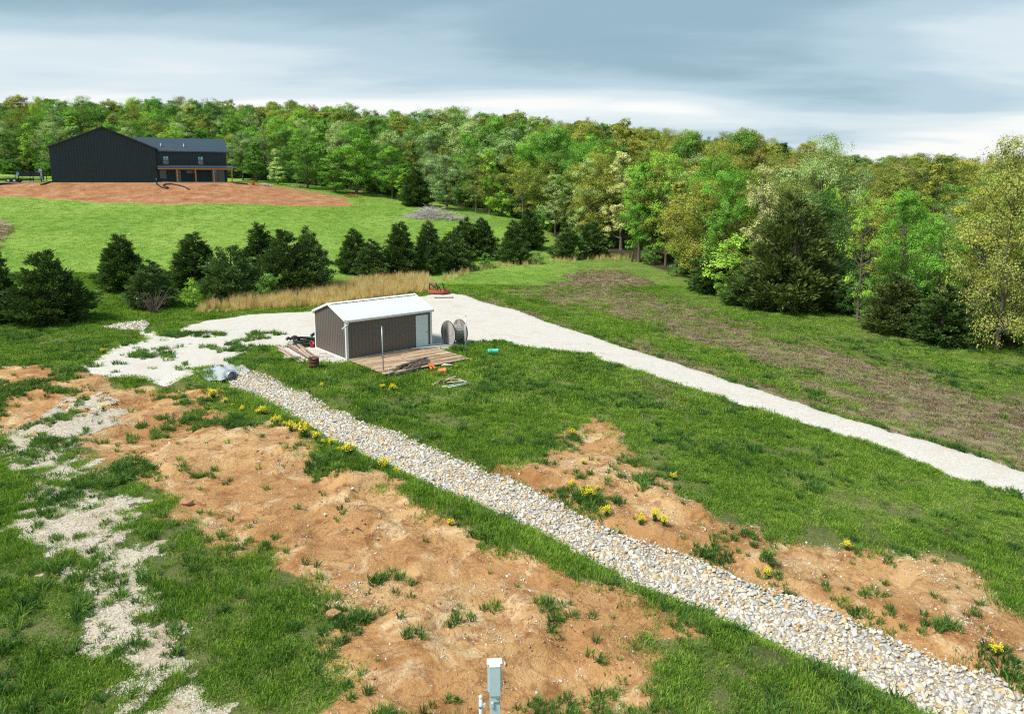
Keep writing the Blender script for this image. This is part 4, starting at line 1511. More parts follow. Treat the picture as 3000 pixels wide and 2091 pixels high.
    # hillside trees, nearest 230 as single trees, the rest one far-off wood
    pts = []
    grid = {}
    r = np.random.default_rng(5)
    n = 26000
    yy = np.sqrt(r.uniform(40 ** 2, 305 ** 2, n))
    xx = r.uniform(-1, 1, n) * (.80 * yy + 14)
    wv = wood_v(xx, yy)
    lane = line_dist(xx, yy, np.array([[15.5, 96], [17.5, 112], [19, 125]]))
    for i in range(n):
        if wv[i] < (4.0 if xx[i] < 0 else 8.5) or lane[i] < 3.0:
            continue
        d = 4.3 if wv[i] < 30 else 5.0
        c = (int(xx[i] // 7), int(yy[i] // 7))
        if any((xx[i] - p[0]) ** 2 + (yy[i] - p[1]) ** 2 < d * d for a in (-1, 0, 1) for b in (-1, 0, 1) for p in grid.get((c[0] + a, c[1] + b), ())):
            continue
        grid.setdefault(c, []).append((xx[i], yy[i]))
        pts.append((xx[i], yy[i], wv[i]))
    pts = np.array(pts)
    z = terrain(pts[:, 0], pts[:, 1])
    hn = fbm(pts[:, 0], pts[:, 1], .02, 191)
    names = [('olive-green', C_OLIVE), ('gold-tinted', C_GOLD), ('mid green', C_MID), ('bright green', C_BRIGHT), ('dark green', C_DARK), ('pale green', C_PALE), ('tan-orange', C_TAN), ('grey-green', C_GREY), ('lime', C_LIME)]
    rec = []
    for i, (x, y, w) in enumerate(pts):
        px = project((x, y, z[i] + 10))[0]
        right = smooth(1300, 2000, px)
        up = smooth(10, 90, w)
        left = 1 - smooth(200, 700, px)
        wts = np.array([.20 + .5 * up + .25 * right, .08 + .18 * up + .22 * right, .30 - .12 * up, .34 - .28 * up - .15 * right, .05 + .13 * up, .16 - .10 * up, .02 + .10 * up + .12 * right, .12, .10 - .08 * up])
        wts = np.clip(wts, .005, None)
        ci = int(r.choice(9, p=wts / wts.sum()))
        h = (10.5 + 3.5 * smooth(3, 25, w) + 1.2 * hn[i]) * r.uniform(.82, 1.18)
        h *= 1 - .36 * right * (1 - .5 * smooth(30, 90, w))
        kind = ['oak', 'oak', 'tall', 'airy', 'great'][int(r.integers(0, 5))]
        wd = {'oak': 8.4, 'tall': 6.3, 'airy': 7.2, 'great': 10.2}[kind] * r.uniform(.85, 1.2) * (h / 13)
        rec.append((x, y, z[i], h, wd, kind, int(r.integers(0, 3)), ci, w, px))
    # those that show largest: nearest rows inside the frame first
    rec.sort(key=lambda q: (not (-40 < q[9] < 2340), q[8] * .6 + q[1] * .4))
    seen = {}
    spots = [(110, 'left of the dark house'), (240, 'behind the barn gable'), (420, 'behind the house wing roof'), (560, 'just right of the dark house'), (700, 'above the scrap lumber pile'), (830, 'above the end of the red dirt'),
             (950, 'above the dark upper cedar'), (1060, 'above the brush pile'), (1180, 'above the end of the meadow'), (1300, 'behind the vivid green spreading tree'), (1420, 'above the grassy lane'), (1540, 'behind the yellow-gold tree'),
             (1660, 'behind the large golden tree'), (1770, 'behind the huge cedar'), (1900, 'behind the pale rounded tree'), (2020, 'behind the slim lime tree'), (2140, 'left of the great gold oak'), (9999, 'behind the great gold oak')]
    shapes = {'oak': 'round-crowned', 'tall': 'narrow', 'airy': 'thin-leaved', 'great': 'wide-crowned'}
    far = []
    for i, q in enumerate(rec):
        x, y, zz, h, wd, kind, var, ci, w, px = q
        if i >= 230:
            far.append(q)
            continue
        row = 'low on' if w < 12 else ('partway up' if w < 26 else ('midway up' if w < 45 else 'high on'))
        sp = next(s for lim, s in spots if px < lim)
        lab = '%s %s tree %s the slope %s' % (names[ci][0], shapes[kind], row, sp)
        size = 'taller ' if h > 14.2 else ('shorter ' if h < 12.0 else '')
        if lab in seen and size:
            lab = size + lab.replace(' tree', '', 1) if len(lab.split()) > 14 else size + lab
        if lab in seen:
            lab = lab.replace(' tree ', ' rear tree ')
        if lab in seen:
            lab = lab.replace(' rear tree ', ' hindmost tree ')
        seen[lab] = 1
        place_tree(kind, var, (x, y, zz), h, wd, names[ci][1], lab, 'trees on the wooded slope', random.uniform(0, 6.28))
    # far-off wood
    cols = [names[0][1], names[0][1], names[1][1], names[2][1], names[4][1], names[6][1], names[7][1], names[0][1]]
    meshes, sc = [], []
    libs = [TREES['oak'][0], TREES['oak'][1], TREES['great'][1], TREES['airy'][0], TREES['tall'][0], TREES['oak'][2], TREES['airy'][1], TREES['great'][0]]
    srcs = []
    coll = bpy.data.collections.new('far_wood_sources')
    for k, (lib, c) in enumerate(zip(libs, cols)):
        o = bpy.data.objects.new('far_wood_source_%02d' % k, lib[1])
        o.color = tuple(c) + (1,)
        coll.objects.link(o)
    P = np.array([(q[0], q[1], q[2]) for q in far])
    idx = r.integers(0, 8, len(far))
    S = np.array([(q[4] / 2 / libs[k][3], q[4] / 2 / libs[k][3], q[3] / libs[k][2]) for q, k in zip(far, idx)])
    rot = np.c_[np.zeros(len(far)), np.zeros(len(far)), r.uniform(0, 6.28, len(far))]
    scatter('far_wood', P, rot, S, idx, coll, 'far-off olive and green wood covering the ridge to the skyline',
            colour=np.array([names[q[7]][1] for q in far]) * r.uniform(.85, 1.15, (len(far), 1)))
    # undergrowth along the wood edge
    ux = r.uniform(-1, 1, 5000) * 150
    uy = np.interp(ux, YF_X, YF_Y) + r.uniform(1.5, 14, 5000)
    k = (np.abs(ux) < .78 * uy + 8) & (uy > 30) & (line_dist(ux, uy, np.array([[15.5, 96], [17.5, 112], [19, 125]])) > 2.5)
    ux, uy = ux[k][:380], uy[k][:380]
    ucoll = bpy.data.collections.new('undergrowth_sources')
    for k, (lib, c) in enumerate([(TREES['bush'][0], C_DARK), (TREES['bush'][1], C_MID), (TREES['bush'][0], C_OLIVE), (TREES['bush'][1], C_DARK)]):
        o = bpy.data.objects.new('undergrowth_source_%02d' % k, lib[1])
        o.color = tuple(c) + (1,)
        ucoll.objects.link(o)
    s = r.uniform(.5, 1.0, len(ux))
    uidx = r.integers(0, 4, len(ux))
    scatter('undergrowth', np.c_[ux, uy, terrain(ux, uy)], np.c_[np.zeros(len(ux)), np.zeros(len(ux)), r.uniform(0, 6.28, len(ux))], np.c_[s, s, s], uidx, ucoll,
            'dark undergrowth filling the foot of the wood', colour=np.array([C_DARK, C_MID, C_OLIVE, C_DARK])[uidx])


build_trees()


# ------------------------------------------------------------------ ribbed metal sheets
def ribbed(mb, o, ux, uz, nrm, length, h0, h1fn, pitch, rib_w, rib_h, t=.0):
    """vertical-ribbed wall sheet: o origin, ux along, uz up, nrm outward; top height h1fn(u)"""
    o, ux, uz, nrm = Vector(o), Vector(ux), Vector(uz), Vector(nrm)
    us = [(0, 0)]
    k = pitch / 2
    while k < length - rib_w:
        us += [(k - rib_w / 2, 0), (k - rib_w / 4, rib_h), (k + rib_w / 4, rib_h), (k + rib_w / 2, 0)]
        k += pitch
    us.append((length, 0))
    vs, fs = [], []
    for u, d in us:
        b = o + ux * u + nrm * d
        vs += [b + uz * h0, b + uz * h1fn(u)]
    for i in range(len(us) - 1):
        fs.append((2 * i, 2 * i + 2, 2 * i + 3, 2 * i + 1))
    mb.add(vs, fs)
    return mb


X, Y, Z = Vector((1, 0, 0)), Vector((0, 1, 0)), Vector((0, 0, 1))


def roof_slope(mb, a, b, c, d, pitch, rib_w, rib_h, thick=.03):
    """ribbed roof sheet; a-b is the eave (left to right), d-c the ridge; ribs run up the slope"""
    a, b, c, d = map(Vector, (a, b, c, d))
    L = (b - a).length
    ux = (b - a) / L
    up = d - a
    nrm = ux.cross(up).normalized()
    us = [(0, 0)]
    k = pitch / 2
    while k < L - rib_w:
        us += [(k - rib_w / 2, 0), (k - rib_w / 4, rib_h), (k + rib_w / 4, rib_h), (k + rib_w / 2, 0)]
        k += pitch
    us.append((L, 0))
    vs, fs = [], []
    for u, h in us:
        f = u / L
        p0, p1 = a + (b - a) * f, d + (c - d) * f
        vs += [p0 + nrm * h, p1 + nrm * h, p0 - nrm * thick, p1 - nrm * thick]
    for i in range(len(us) - 1):
        q = 4 * i
        fs += [(q, q + 4, q + 5, q + 1), (q + 2, q + 3, q + 7, q + 6), (q, q + 2, q + 6, q + 4), (q + 1, q + 5, q + 7, q + 3)]
    n = 4 * (len(us) - 1)
    fs += [(0, 1, 3, 2), (n, n + 2, n + 3, n + 1)]
    mb.add(vs, fs)
    return mb


# ------------------------------------------------------------------ shed
def build_shed():
    L, W, h, k = SHED_LEN, SHED_WID, 2.40, 3.10
    z0 = gz(SHED_F.x + 1, SHED_F.y + 2.5) * .0
    root = thing('metal_shed', (SHED_F.x, SHED_F.y, z0), 'small taupe metal shed with white roof and white door on the gravel yard', 'shed', SHED_YAW)
    gable = lambda u: h + (k - h) * (1 - abs(u - W / 2) / (W / 2)) - .01
    d0, d1 = 4.78, 5.68                                   # door
    fw = MB()
    ribbed(fw, (0, 0, 0), X, Z, -Y, d0, .10, lambda u: h, .23, .05, .02)
    ribbed(fw, (d1, 0, 0), X, Z, -Y, L - d1, .10, lambda u: h, .23, .05, .02)
    ribbed(fw, (d0, 0, 0), X, Z, -Y, d1 - d0, 2.14, lambda u: h, .23, .05, .02)
    fw.build('wall', M_TAUPE, root)
    ribbed(MB(), (0, W, 0), -Y, Z, -X, W, .10, gable, .23, .05, .022).build('wall', M_TAUPE, root)
    ribbed(MB(), (L, 0, 0), Y, Z, X, W, .10, gable, .23, .05, .022).build('wall', M_TAUPE, root)
    ribbed(MB(), (L, W, 0), -X, Z, Y, L, .10, lambda u: h, .23, .05, .022).build('wall', M_TAUPE, root)
    MB().box(.04, L - .04, .04, W - .04, -.25, .09).build('foundation', M_CONC, root)
    oh, sl = .10, (k - h) / (W / 2)
    ez = h - sl * oh + .05
    rf = roof_slope(MB(), (-.10, -oh, ez), (L + .10, -oh, ez), (L + .10, W / 2, k + .05), (-.10, W / 2, k + .05), .23, .04, .009).build('roof', M_ROOFW, root)
    roof_slope(MB(), (L + .10, W + oh, ez), (-.10, W + oh, ez), (-.10, W / 2, k + .05), (L + .10, W / 2, k + .05), .23, .04, .009).build('roof', M_ROOFW, root)
    rc = MB()
    for s in (-1, 1):
        rc.add([(-.13, W / 2, k + .095), (L + .13, W / 2, k + .095), (L + .13, W / 2 + s * .17, k + .095 - sl * .17 - .005), (-.13, W / 2 + s * .17, k + .095 - sl * .17 - .005)], [(0, 1, 2, 3)] if s < 0 else [(3, 2, 1, 0)])
    rc.build('ridge_cap', M_WHITE, rf)
    cl = MB()
    u = .08
    while u < L:                                           # dark blocks stand in for shade in the gaps under the ridge cap
        cl.box(u, u + .15, W / 2 - .185, W / 2 - .155, k + .05 - sl * .17, k + .092 - sl * .17)
        u += .23
    cl.build('ridge_gap_shade', M_DARKGAP, rf)
    # trim
    for x, y, nm in ((0, 0, 0), (L, 0, 0), (0, W, 0), (L, W, 0)):
        sx, sy = (-1 if x == 0 else 1), (-1 if y == 0 else 1)
        t = MB()
        t.box(min(x + sx * .03, x - sx * .11), max(x + sx * .03, x - sx * .11), min(y + sy * .028, y + sy * .034), max(y + sy * .028, y + sy * .034), .02, h - .01)
        t.box(min(x + sx * .028, x + sx * .034), max(x + sx * .028, x + sx * .034), min(y + sy * .034, y - sy * .11), max(y + sy * .034, y - sy * .11), .02, h - .01)
        t.build('corner_trim', M_WHITE, root)
    b = MB()
    b.box(.1, d0 - .02, -.036, -.026, -.02, .12)
    b.box(d1 + .02, L - .1, -.036, -.026, -.02, .12)
    b.build('base_trim', M_WHITE, root)
    MB().box(-.036, -.026, .1, W - .1, -.02, .12).build('base_trim', M_WHITE, root)
    for xx in (-.13, L + .10):
        g = MB()
        for s in (-1, 1):
            p0, p1 = Vector((xx, W / 2, k - .03)), Vector((xx, W / 2 + s * (W / 2 + oh), ez - .08))
            g.add([p0, p1, p1 + Z * .15, p0 + Z * .15, p0 + X * .03, p1 + X * .03, p1 + X * .03 + Z * .15, p0 + X * .03 + Z * .15],
                  [(0, 1, 2, 3), (7, 6, 5, 4), (0, 4, 5, 1), (3, 2, 6, 7), (1, 5, 6, 2)])
        g.build('gable_trim', M_WHITE, root)
    MB().box(-.1, L + .1, W + oh - .02, W + oh + .01, ez - .13, ez - .035).build('fascia', M_WHITE, root)
    gt = MB()                                              # gutter trough on the front eave
    prof = [(-.205, ez + .00), (-.215, ez - .055), (-.19, ez - .12), (-.115, ez - .125), (-.105, ez - .03)]
    vs, fs = [], []
    for x in (-.06, L + .10):
        vs += [(x, y, z) for y, z in prof] + [(x, y + (.008 if i < 3 else -.008), z + .008) for i, (y, z) in enumerate(prof)]
    n = len(prof)
    for i in range(n - 1):
        fs += [(i, i + 1, 2 * n + i + 1, 2 * n + i), (n + i, 3 * n + i, 3 * n + i + 1, n + i + 1)]
    fs += [tuple(range(n)), tuple(range(3 * n - 1, 2 * n - 1, -1))]
    gt.add(vs, fs)
    g = gt.build('gutter', M_WHITE, root)
    dp = MB()
    dp.bar((.06, -.17, ez - .11), (.06, -.14, ez - .24), .08, .06, up=(1, 0, 0))
    dp.bar((.06, -.14, ez - .22), (-.24, -.10, ez - .44), .08, .06)
    dp.bar((-.20, -.10, ez - .42), (-.30, -.08, ez - .47), .09, .065)
    dp.build('downspout', M_WHITE, g)
    # door
    dr = MB().box(d0 + .045, d1 - .045, -.03, .015, .05, 2.09).build('door', M_DOOR, root)
    kn = MB().lathe([(.0, 0), (.03, 0), (.03, .008), (.012, .012), (.012, .045), (.028, .055), (.03, .075), (.018, .09), (0, .092)], 12)
    ko = kn.build('door_knob', M_CHROME, dr, True)
    ko.location = (d1 - .115, -.03, 1.02)
    ko.rotation_euler = (R(90), 0, 0)
    f = MB()
    f.box(d0, d0 + .043, -.042, .02, .02, 2.14)
    f.box(d1 - .043, d1, -.042, .02, .02, 2.14)
    f.box(d0 + .043, d1 - .043, -.042, .02, 2.092, 2.14)
    f.build('door_frame', M_WHITE, root)
    MB().box(d0 + .03, d1 - .03, -.075, .02, -.02, .048).build('door_sill', M_GALV, root)

    # deck: each board an object
    deck = thing('wooden_deck', (SHED_F.x, SHED_F.y, z0), 'low weathered plank deck in front of the taupe shed', 'deck', SHED_YAW)
    MB().box(.08, 5.68, -4.36, -.16, -.25, .055).build('deck_frame', M_POSTWOOD, deck)
    bw, y = .14, -4.42
    r = random.Random(4)
    meshes = {}
    i = 0
    while y < -.2:
        x = .0 + r.uniform(-.03, .03)
        end = 5.76 + r.uniform(-.03, .03)
        while x < end - .2:
            ln = min(r.choice([1.22, 1.83, 2.44, 3.05]), end - x)
            if end - x - ln < .5:
                ln = end - x
            key = (round(ln, 1))
            p = MB().box(0, ln - .008, 0, bw - .010, 0, .034).build('plank', M_DECK, deck)
            p.location = (x, y, .06 + r.uniform(0, .006))
            p.rotation_euler = (0, 0, r.uniform(-.003, .003))
            x += ln
        y += bw
        i += 1


build_shed()


def S(u, v):
    """pixel in the close view round the shed -> working pixel"""
    return (780 + u / 3.28) / KPX, (820 + v / 3.28) / KPX


def sw(u, v, dz=0.0):
    p = at(*S(u, v))
    p.z += dz
    return p


def pole(name, u, v, v_top, rad, mat, label, cat, cap=None):
    p = sw(u, v)
    top = at_depth(*S(u, v_top), p.y)
    h = top.z - p.z
    o = thing(name, p, label, cat)
    o.rotation_euler = (random.uniform(-.01, .01), random.uniform(-.01, .01), 0)
    MB().tube([(0, 0, -.2), (0, 0, h)], rad, 10).build('shaft', mat, o, True)
    c = MB().lathe([(rad * 1.25, h - .05), (rad * 1.25, h + .012), (rad * .8, h + .03), (0, h + .03)], 10)
    c.build('cap', cap or mat, o, True)
    return o


pole('steel_post', 1127, 897, 450, .035, M_GALV, 'tall grey steel post at the front left corner of the deck', 'post')
pole('steel_post', 1921, 742, 345, .028, M_GALV, 'tall grey steel post at the right corner of the deck by the reel', 'post')
pole('steel_stake', 1182, 958, 832, .022, M_GALV, 'short grey stake in the grass before the bark pile', 'stake')
pole('steel_stake', 1570, 812, 747, .016, M_GALV, 'thin short stake at the deck edge behind the bark pile', 'stake')


def build_yard_things():
    r = random.Random(9)
    # pipes by the door, lying on the deck
    for (a, b, lab) in (((1390, 687), (1825, 645), 'longer white plastic pipe lying on the deck towards the reel'), ((1450, 662), (1688, 634), 'shorter white plastic pipe lying at the door sill')):
        p0, p1 = sw(*a, .14), sw(*b, .14)
        p0.z = p1.z = max(p0.z, p1.z, .145)
        m = MB().tube([(0, 0, 0), p1 - p0], .045, 10)
        o = m.build('plastic_pipe', M_PVC, None, True)
        o.location = p0
        tag(o, lab, 'pipe')
    # cable reel
    c = sw(1752, 628)
    fr, hl = .82, .92
    root = thing('cable_reel', (c.x, c.y, gz(c.x, c.y) - .03), 'large weathered grey wooden cable reel right of the shed', 'cable reel', math.atan2(.62, .79))
    for k, x in enumerate((0.0, hl)):
        fl = link('flange', None, root)
        y = -fr
        bw = fr * 2 / 9
        for i in range(9):
            y0, y1 = -fr + i * bw + .004, -fr + (i + 1) * bw - .004
            ys = [y0 + (y1 - y0) * j / 4 for j in range(5)]
            hs = [math.sqrt(max(fr * fr - q * q, .004)) for q in ys]
            vs, fs = [], []
            for xx in (-.035, .035):
                for q, hh in zip(ys, hs):
                    vs += [(xx, q, fr - hh), (xx, q, fr + hh)]
            n = 10
            for j in range(4):
                fs += [(2 * j, 2 * j + 1, 2 * j + 3, 2 * j + 2), (n + 2 * j, n + 2 * j + 2, n + 2 * j + 3, n + 2 * j + 1), (2 * j + 1, n + 2 * j + 1, n + 2 * j + 3, 2 * j + 3), (2 * j, 2 * j + 2, n + 2 * j + 2, n + 2 * j)]
            fs += [(0, n, n + 1, 1), (8, 9, n + 9, n + 8)]
            p = MB().add(vs, fs).build('plank', M_REEL, fl)
        bt = MB()
        for i in range(6):
            t = i * math.pi / 3 + .3
            bt.tube([(x * 0 - .05, math.cos(t) * .33, fr + math.sin(t) * .33), (.05, math.cos(t) * .33, fr + math.sin(t) * .33)], .022, 6)
        bt.build('bolt', M_RUST, fl)
        fl.location = (x, 0, 0)
        # steel rim
        rim = MB()
        n = 40
        vs, fs = [], []
        for i in range(n):
            t = 2 * math.pi * i / n
            for xx, q in ((-.038, fr), (.038, fr), (.038, fr + .008), (-.038, fr + .008)):
                vs.append((xx, math.cos(t) * q, fr + math.sin(t) * q))
        for i in range(n):
            j = (i + 1) % n
            for q in range(4):
                fs.append((i * 4 + q, j * 4 + q, j * 4 + (q + 1) % 4, i * 4 + (q + 1) % 4))
        rim.add(vs, fs).build('rim', M_RUST, fl)
    dr = link('drum', None, root)
    for i in range(18):
        t0, t1 = 2 * math.pi * i / 18, 2 * math.pi * (i + .92) / 18
        vs = []
        for xx in (.036, hl - .036):
            for t, q in ((t0, .46), (t1, .46), (t1, .51), (t0, .51)):
                vs.append((xx, math.cos(t) * q, fr + math.sin(t) * q))
        MB().add(vs, [(0, 1, 2, 3), (7, 6, 5, 4), (3, 2, 6, 7), (0, 4, 5, 1), (0, 3, 7, 4), (1, 5, 6, 2)]).build('stave', M_REEL, dr)
    # coil of black corrugated pipe
    c = sw(372, 628)
    root = thing('pipe_coil', c, 'coil of black corrugated drain pipe left of the shed', 'pipe coil')
    for k, (rad, zz, ox, oy) in enumerate(((.72, .08, 0, 0), (.70, .23, .05, .03), (.66, .38, -.04, .06), (.46, .09, .02, .02))):
        pts = [(ox + rad * math.cos(t), oy + rad * .95 * math.sin(t), zz + .03 * math.sin(2 * t + k)) for t in [i * 2 * math.pi / 60 for i in range(61)]]
        rads = [.085 if i % 2 else .070 for i in range(61)]
        MB().tube(pts, rads, 8, caps=False).build('loop', M_BLACK, root)
    pts = [(-.5 - .05 * i, .55 + .02 * i, .25 + .18 * math.sin(i * .25)) for i in range(14)] + [(-1.3 - .04 * i, .8, .33 - .04 * i) for i in range(4)]
    MB().tube(pts, [.10 if i % 2 else .085 for i in range(len(pts))], 8).build('loose_end', M_BLACK, root)
    pts = [(.25 + .06 * i, .60 + .05 * i, .5 + .14 * math.sin(i * .3)) for i in range(11)]
    MB().tube(pts, [.11 if i % 2 else .095 for i in range(len(pts))], 8).build('loose_end', M_BLACK, root)
    # red bucket beside it
    c = sw(440, 648)
    o = thing('red_bucket', c, 'small red bucket between black pipe coil and shed', 'bucket')
    b = MB().lathe([(0, .0), (.13, 0), (.16, .28), (.175, .30), (.155, .30), (.125, .02), (0, .02)], 16).build('body', M_RED, o, True)
    b.rotation_euler = (.15, .1, 0)
    MB().tube([(-.165, 0, .28), (-.12, .02, .38), (0, .03, .43), (.12, .02, .38), (.165, 0, .28)], .008, 6).build('handle', M_GALV, o)
    # stacked peeled poles
    poles = [((95, 640), (360, 800)), ((120, 680), (320, 800)), ((150, 690), (300, 790)), ((205, 650), (400, 770)), ((232, 648), (385, 735)), ((300, 640), (420, 760)), ((275, 660), (415, 775)), ((330, 655), (480, 770)), ((180, 700), (330, 775))]
    labs = ['leftmost pale pole of the log pile by the rusty barrel', 'thin pale pole second from left in the log pile', 'short pale pole in the middle left of the log pile', 'long pale pole through the middle of the log pile', 'pale pole lying on top, middle of the log pile',
            'thick pale pole on top at right of the log pile', 'pale pole under the thick one in the log pile', 'rightmost pale pole of the log pile towards the shed', 'lowest front pale pole of the log pile']
    for k, ((a, b), lab) in enumerate(zip(poles, labs)):
        p0, p1 = sw(*a), sw(*b)
        lift = .08 + .10 * (k in (4, 5, 7)) + .09 * (k in (3, 6))
        p0.z = gz(p0.x, p0.y) + lift
        p1.z = gz(p1.x, p1.y) + lift
        d = p1 - p0
        rr = r.uniform(.055, .085)
        n = 6
        pts = [(d.length * i / n, r.uniform(-.02, .02), r.uniform(-.012, .012)) for i in range(n + 1)]
        o = MB().tube(pts, [rr * (1.1 - .35 * i / n) for i in range(n + 1)], 9).build('log', M_LOG, None, True)
        o.location = p0
        o.rotation_euler = Vector((1, 0, 0)).rotation_difference(d.normalized()).to_euler()
        tag(o, lab, 'log', 'peeled poles by the shed')
    # rusty barrel with rubble
    c = sw(461, 850)
    root = thing('rusty_barrel', c, 'cut-down rusty steel barrel beside the log pile', 'barrel')
    MB().lathe([(0, -.05), (.29, -.05), (.29, .2), (.305, .215), (.29, .23), (.29, .42), (.305, .435), (.29, .45), (.29, .60), (.303, .61), (.303, .625), (.28, .62), (.275, .45), (0, .45)], 28).build('drum', M_RUST, root, True)
    for i in range(6):
        s = link('rubble', ROCKS[i], root)
        a = i * 1.05
        s.location = (.13 * math.cos(a), .13 * math.sin(a), .49)
        s.scale = (.17,) * 3
        s.rotation_euler = (i, i * 2, i * 3)
    # bark-covered slab pile along the deck edge
    slabs = [((1200, 925), (1420, 850)), ((1215, 905), (1400, 838)), ((1240, 935), (1480, 872)), ((1330, 890), (1560, 815)), ((1300, 872), (1520, 812)), ((1400, 880), (1565, 835)), ((1260, 895), (1440, 842)), ((1380, 850), (1545, 808))]
    sl = ['lowest', 'rear left', 'front', 'right', 'rear right', 'front right', 'upper left', 'upper right']
    for k, ((a, b), w) in enumerate(zip(slabs, sl)):
        p0, p1 = sw(*a), sw(*b)
        z = .16 + .09 * (k in (3, 4, 5)) + .17 * (k in (6, 7))
        p0.z = gz(p0.x, p0.y) + z
        p1.z = gz(p1.x, p1.y) + z + .03
        d = p1 - p0
        rr = r.uniform(.07, .11)
        n = 8
        pts = [(d.length * i / n, r.uniform(-.04, .04), r.uniform(-.02, .02)) for i in range(n + 1)]
        o = MB().tube(pts, [rr * r.uniform(.75, 1.2) for i in range(n + 1)], 7).build('log', M_BARK, None)
        o.location = p0
        o.rotation_euler = Vector((1, 0, 0)).rotation_difference(d.normalized()).to_euler()
        tag(o, '%s dark bark-covered log of the pile at the deck edge' % w, 'log', 'bark-covered logs at the deck edge')
    # orange pipes
    for (a, b, lab) in (((1512, 795), (1592, 880), 'longer orange plastic pipe end leaning off the bark pile'), ((1560, 838), (1628, 872), 'shorter orange plastic pipe beside the longer one')):
        p0, p1 = sw(*a), sw(*b)
        p0.z = gz(p0.x, p0.y) + .26
        p1.z = gz(p1.x, p1.y) + .14
        o = MB()
        d = p1 - p0
        nn = d.normalized()
        o.tube([(0, 0, 0), d * .85, d * .85, d], [.055, .055, .068, .068], 12)
        o = o.build('orange_pipe', M_ORANGE, None, True)
        o.location = p0
        tag(o, lab, 'pipe')
    c = sw(1690, 902)
    o = thing('orange_bucket', (c.x, c.y, c.z + .17), 'orange bucket lying on its side in the grass', 'bucket', .5)
    MB().lathe([(0, -.2), (.13, -.2), (.16, .16), (.175, .17), (.175, .2), (.15, .2), (.12, -.17), (0, -.17)], 18).build('body', M_ORANGE, o, True).rotation_euler = (0, R(92), 0)
    MB().tube([(.17, -.16, 0), (.22, -.05, -.13), (.22, .05, -.13), (.17, .16, 0)], .008, 6).build('handle', M_GALV, o)
    c = sw(1735, 838)
    o = link('boulder', rock_mesh('boulder', 977, M_ROCK))
    o.location = (c.x, c.y, c.z + .12)
    o.scale = (.75, .5, .6)
    tag(o, 'pale grey boulder at the right front edge of the deck', 'boulder')
    # teal drum
    c = sw(2180, 715)
    o = thing('teal_canister', (c.x, c.y, c.z + .2), 'teal plastic canister lying in the grass right of the deck', 'canister', .18)
    MB().lathe([(0, -.33), (.14, -.33), (.155, -.31), (.155, -.1), (.148, -.08), (.155, -.06), (.155, .26), (.165, .27), (.165, .31), (.14, .33), (0, .33)], 18).build('body', M_TEAL, o, True).rotation_euler = (0, R(90), 0)
    MB().lathe([(0, .33), (.05, .33), (.05, .37), (0, .37)], 10).build('cap', M_TEAL, o).rotation_euler = (0, R(90), 0)
    # lumber scraps
    bits = [((1600, 1022), (1770, 962), .09), ((1640, 1005), (1822, 955), .12), ((1690, 985), (1870, 972), .10), ((1700, 1012), (1820, 958), .07), ((1740, 1000), (1930, 1000), .11), ((1760, 975), (1810, 1010), .09), ((1850, 985), (1925, 1005), .14), ((1660, 1000), (1720, 985), .10)]
    wl = ['leftmost weathered board', 'long weathered board on top', 'pale board pointing right', 'narrow board across the middle', 'wide board at the back right', 'short cross board', 'short wide board at right', 'short board at left']
    for k, ((a, b, w), nm) in enumerate(zip(bits, wl)):
        p0, p1 = sw(*a), sw(*b)
        p0.z = gz(p0.x, p0.y) + .10 + .035 * (k % 4)
        p1.z = gz(p1.x, p1.y) + .10 + .035 * ((k + 1) % 3)
        d = p1 - p0
        o = MB().box(0, d.length, -w / 2, w / 2, -.018, .018).build('board', M_BOARD)
        o.location = p0
        o.rotation_euler = d.to_track_quat('X', 'Z').to_euler()
        tag(o, '%s of the scrap lumber heap in the grass' % nm, 'board', 'scrap boards in the grass')
    for (a, b, lab) in (((1688, 1045), (1948, 1003), 'longer white pipe in front of the scrap lumber heap'), ((1748, 1050), (1948, 1012), 'nearest white pipe in front of the scrap lumber heap')):
        p0, p1 = sw(*a), sw(*b)
        p0.z += .10
        p1.z += .10
        o = MB().tube([(0, 0, 0), p1 - p0], .03, 8).build('plastic_pipe', M_PVC, None, True)
        o.location = p0
        tag(o, lab, 'pipe')
    # flat stones by the gable
    for k, (u, v) in enumerate(((545, 715), (590, 735), (520, 745), (610, 745), (480, 735), (560, 765))):
        c = sw(u, v)
        o = MB().box(-.22, .22, -.16, .16, 0, .05).build('flat_stone', M_CONC)
        o.location = (c.x, c.y, c.z + .03)
        o.rotation_euler = (r.uniform(-.05, .05), r.uniform(-.05, .05), r.uniform(0, 3))
        tag(o, 'flat pale paving stone %s' % ['in the middle of the group by the gable wall', 'nearest the gable wall base', 'left of the middle stone by the gable', 'rightmost by the gable wall', 'leftmost beside the pole pile', 'nearest the rusty barrel and shed corner'][k], 'stone', 'paving stones by the gable')
    # mower deck
    p0, p1 = sw(1558, 140), sw(1752, 142)
    c = (p0 + p1) / 2
    root = thing('rotary_mower', (c.x, c.y + .3, gz(c.x, c.y + .3)), 'faded red rotary mower with black hitch frame at the end of the driveway', 'mower', -.08)
    m = MB()
    prof = [(-.95, -.35), (-.55, -.75), (.55, -.75), (.95, -.35), (.95, .55), (.55, .8), (-.55, .8), (-.95, .55)]
    n = len(prof)
    vs = [(x, y, .14) for x, y in prof] + [(x, y, .36) for x, y in prof] + [(x * .93, y * .93, .40) for x, y in prof]
    fs = [(i, (i + 1) % n, n + (i + 1) % n, n + i) for i in range(n)] + [(n + i, n + (i + 1) % n, 2 * n + (i + 1) % n, 2 * n + i) for i in range(n)] + [tuple(range(2 * n, 3 * n))]
    m.add(vs, fs)
    m.build('deck', M_MOWER, root)
    for y in (-.35, .35):
        MB().bar((-.85, y, .42), (.85, y, .42), .06, .05).build('rib', M_MOWER, root)
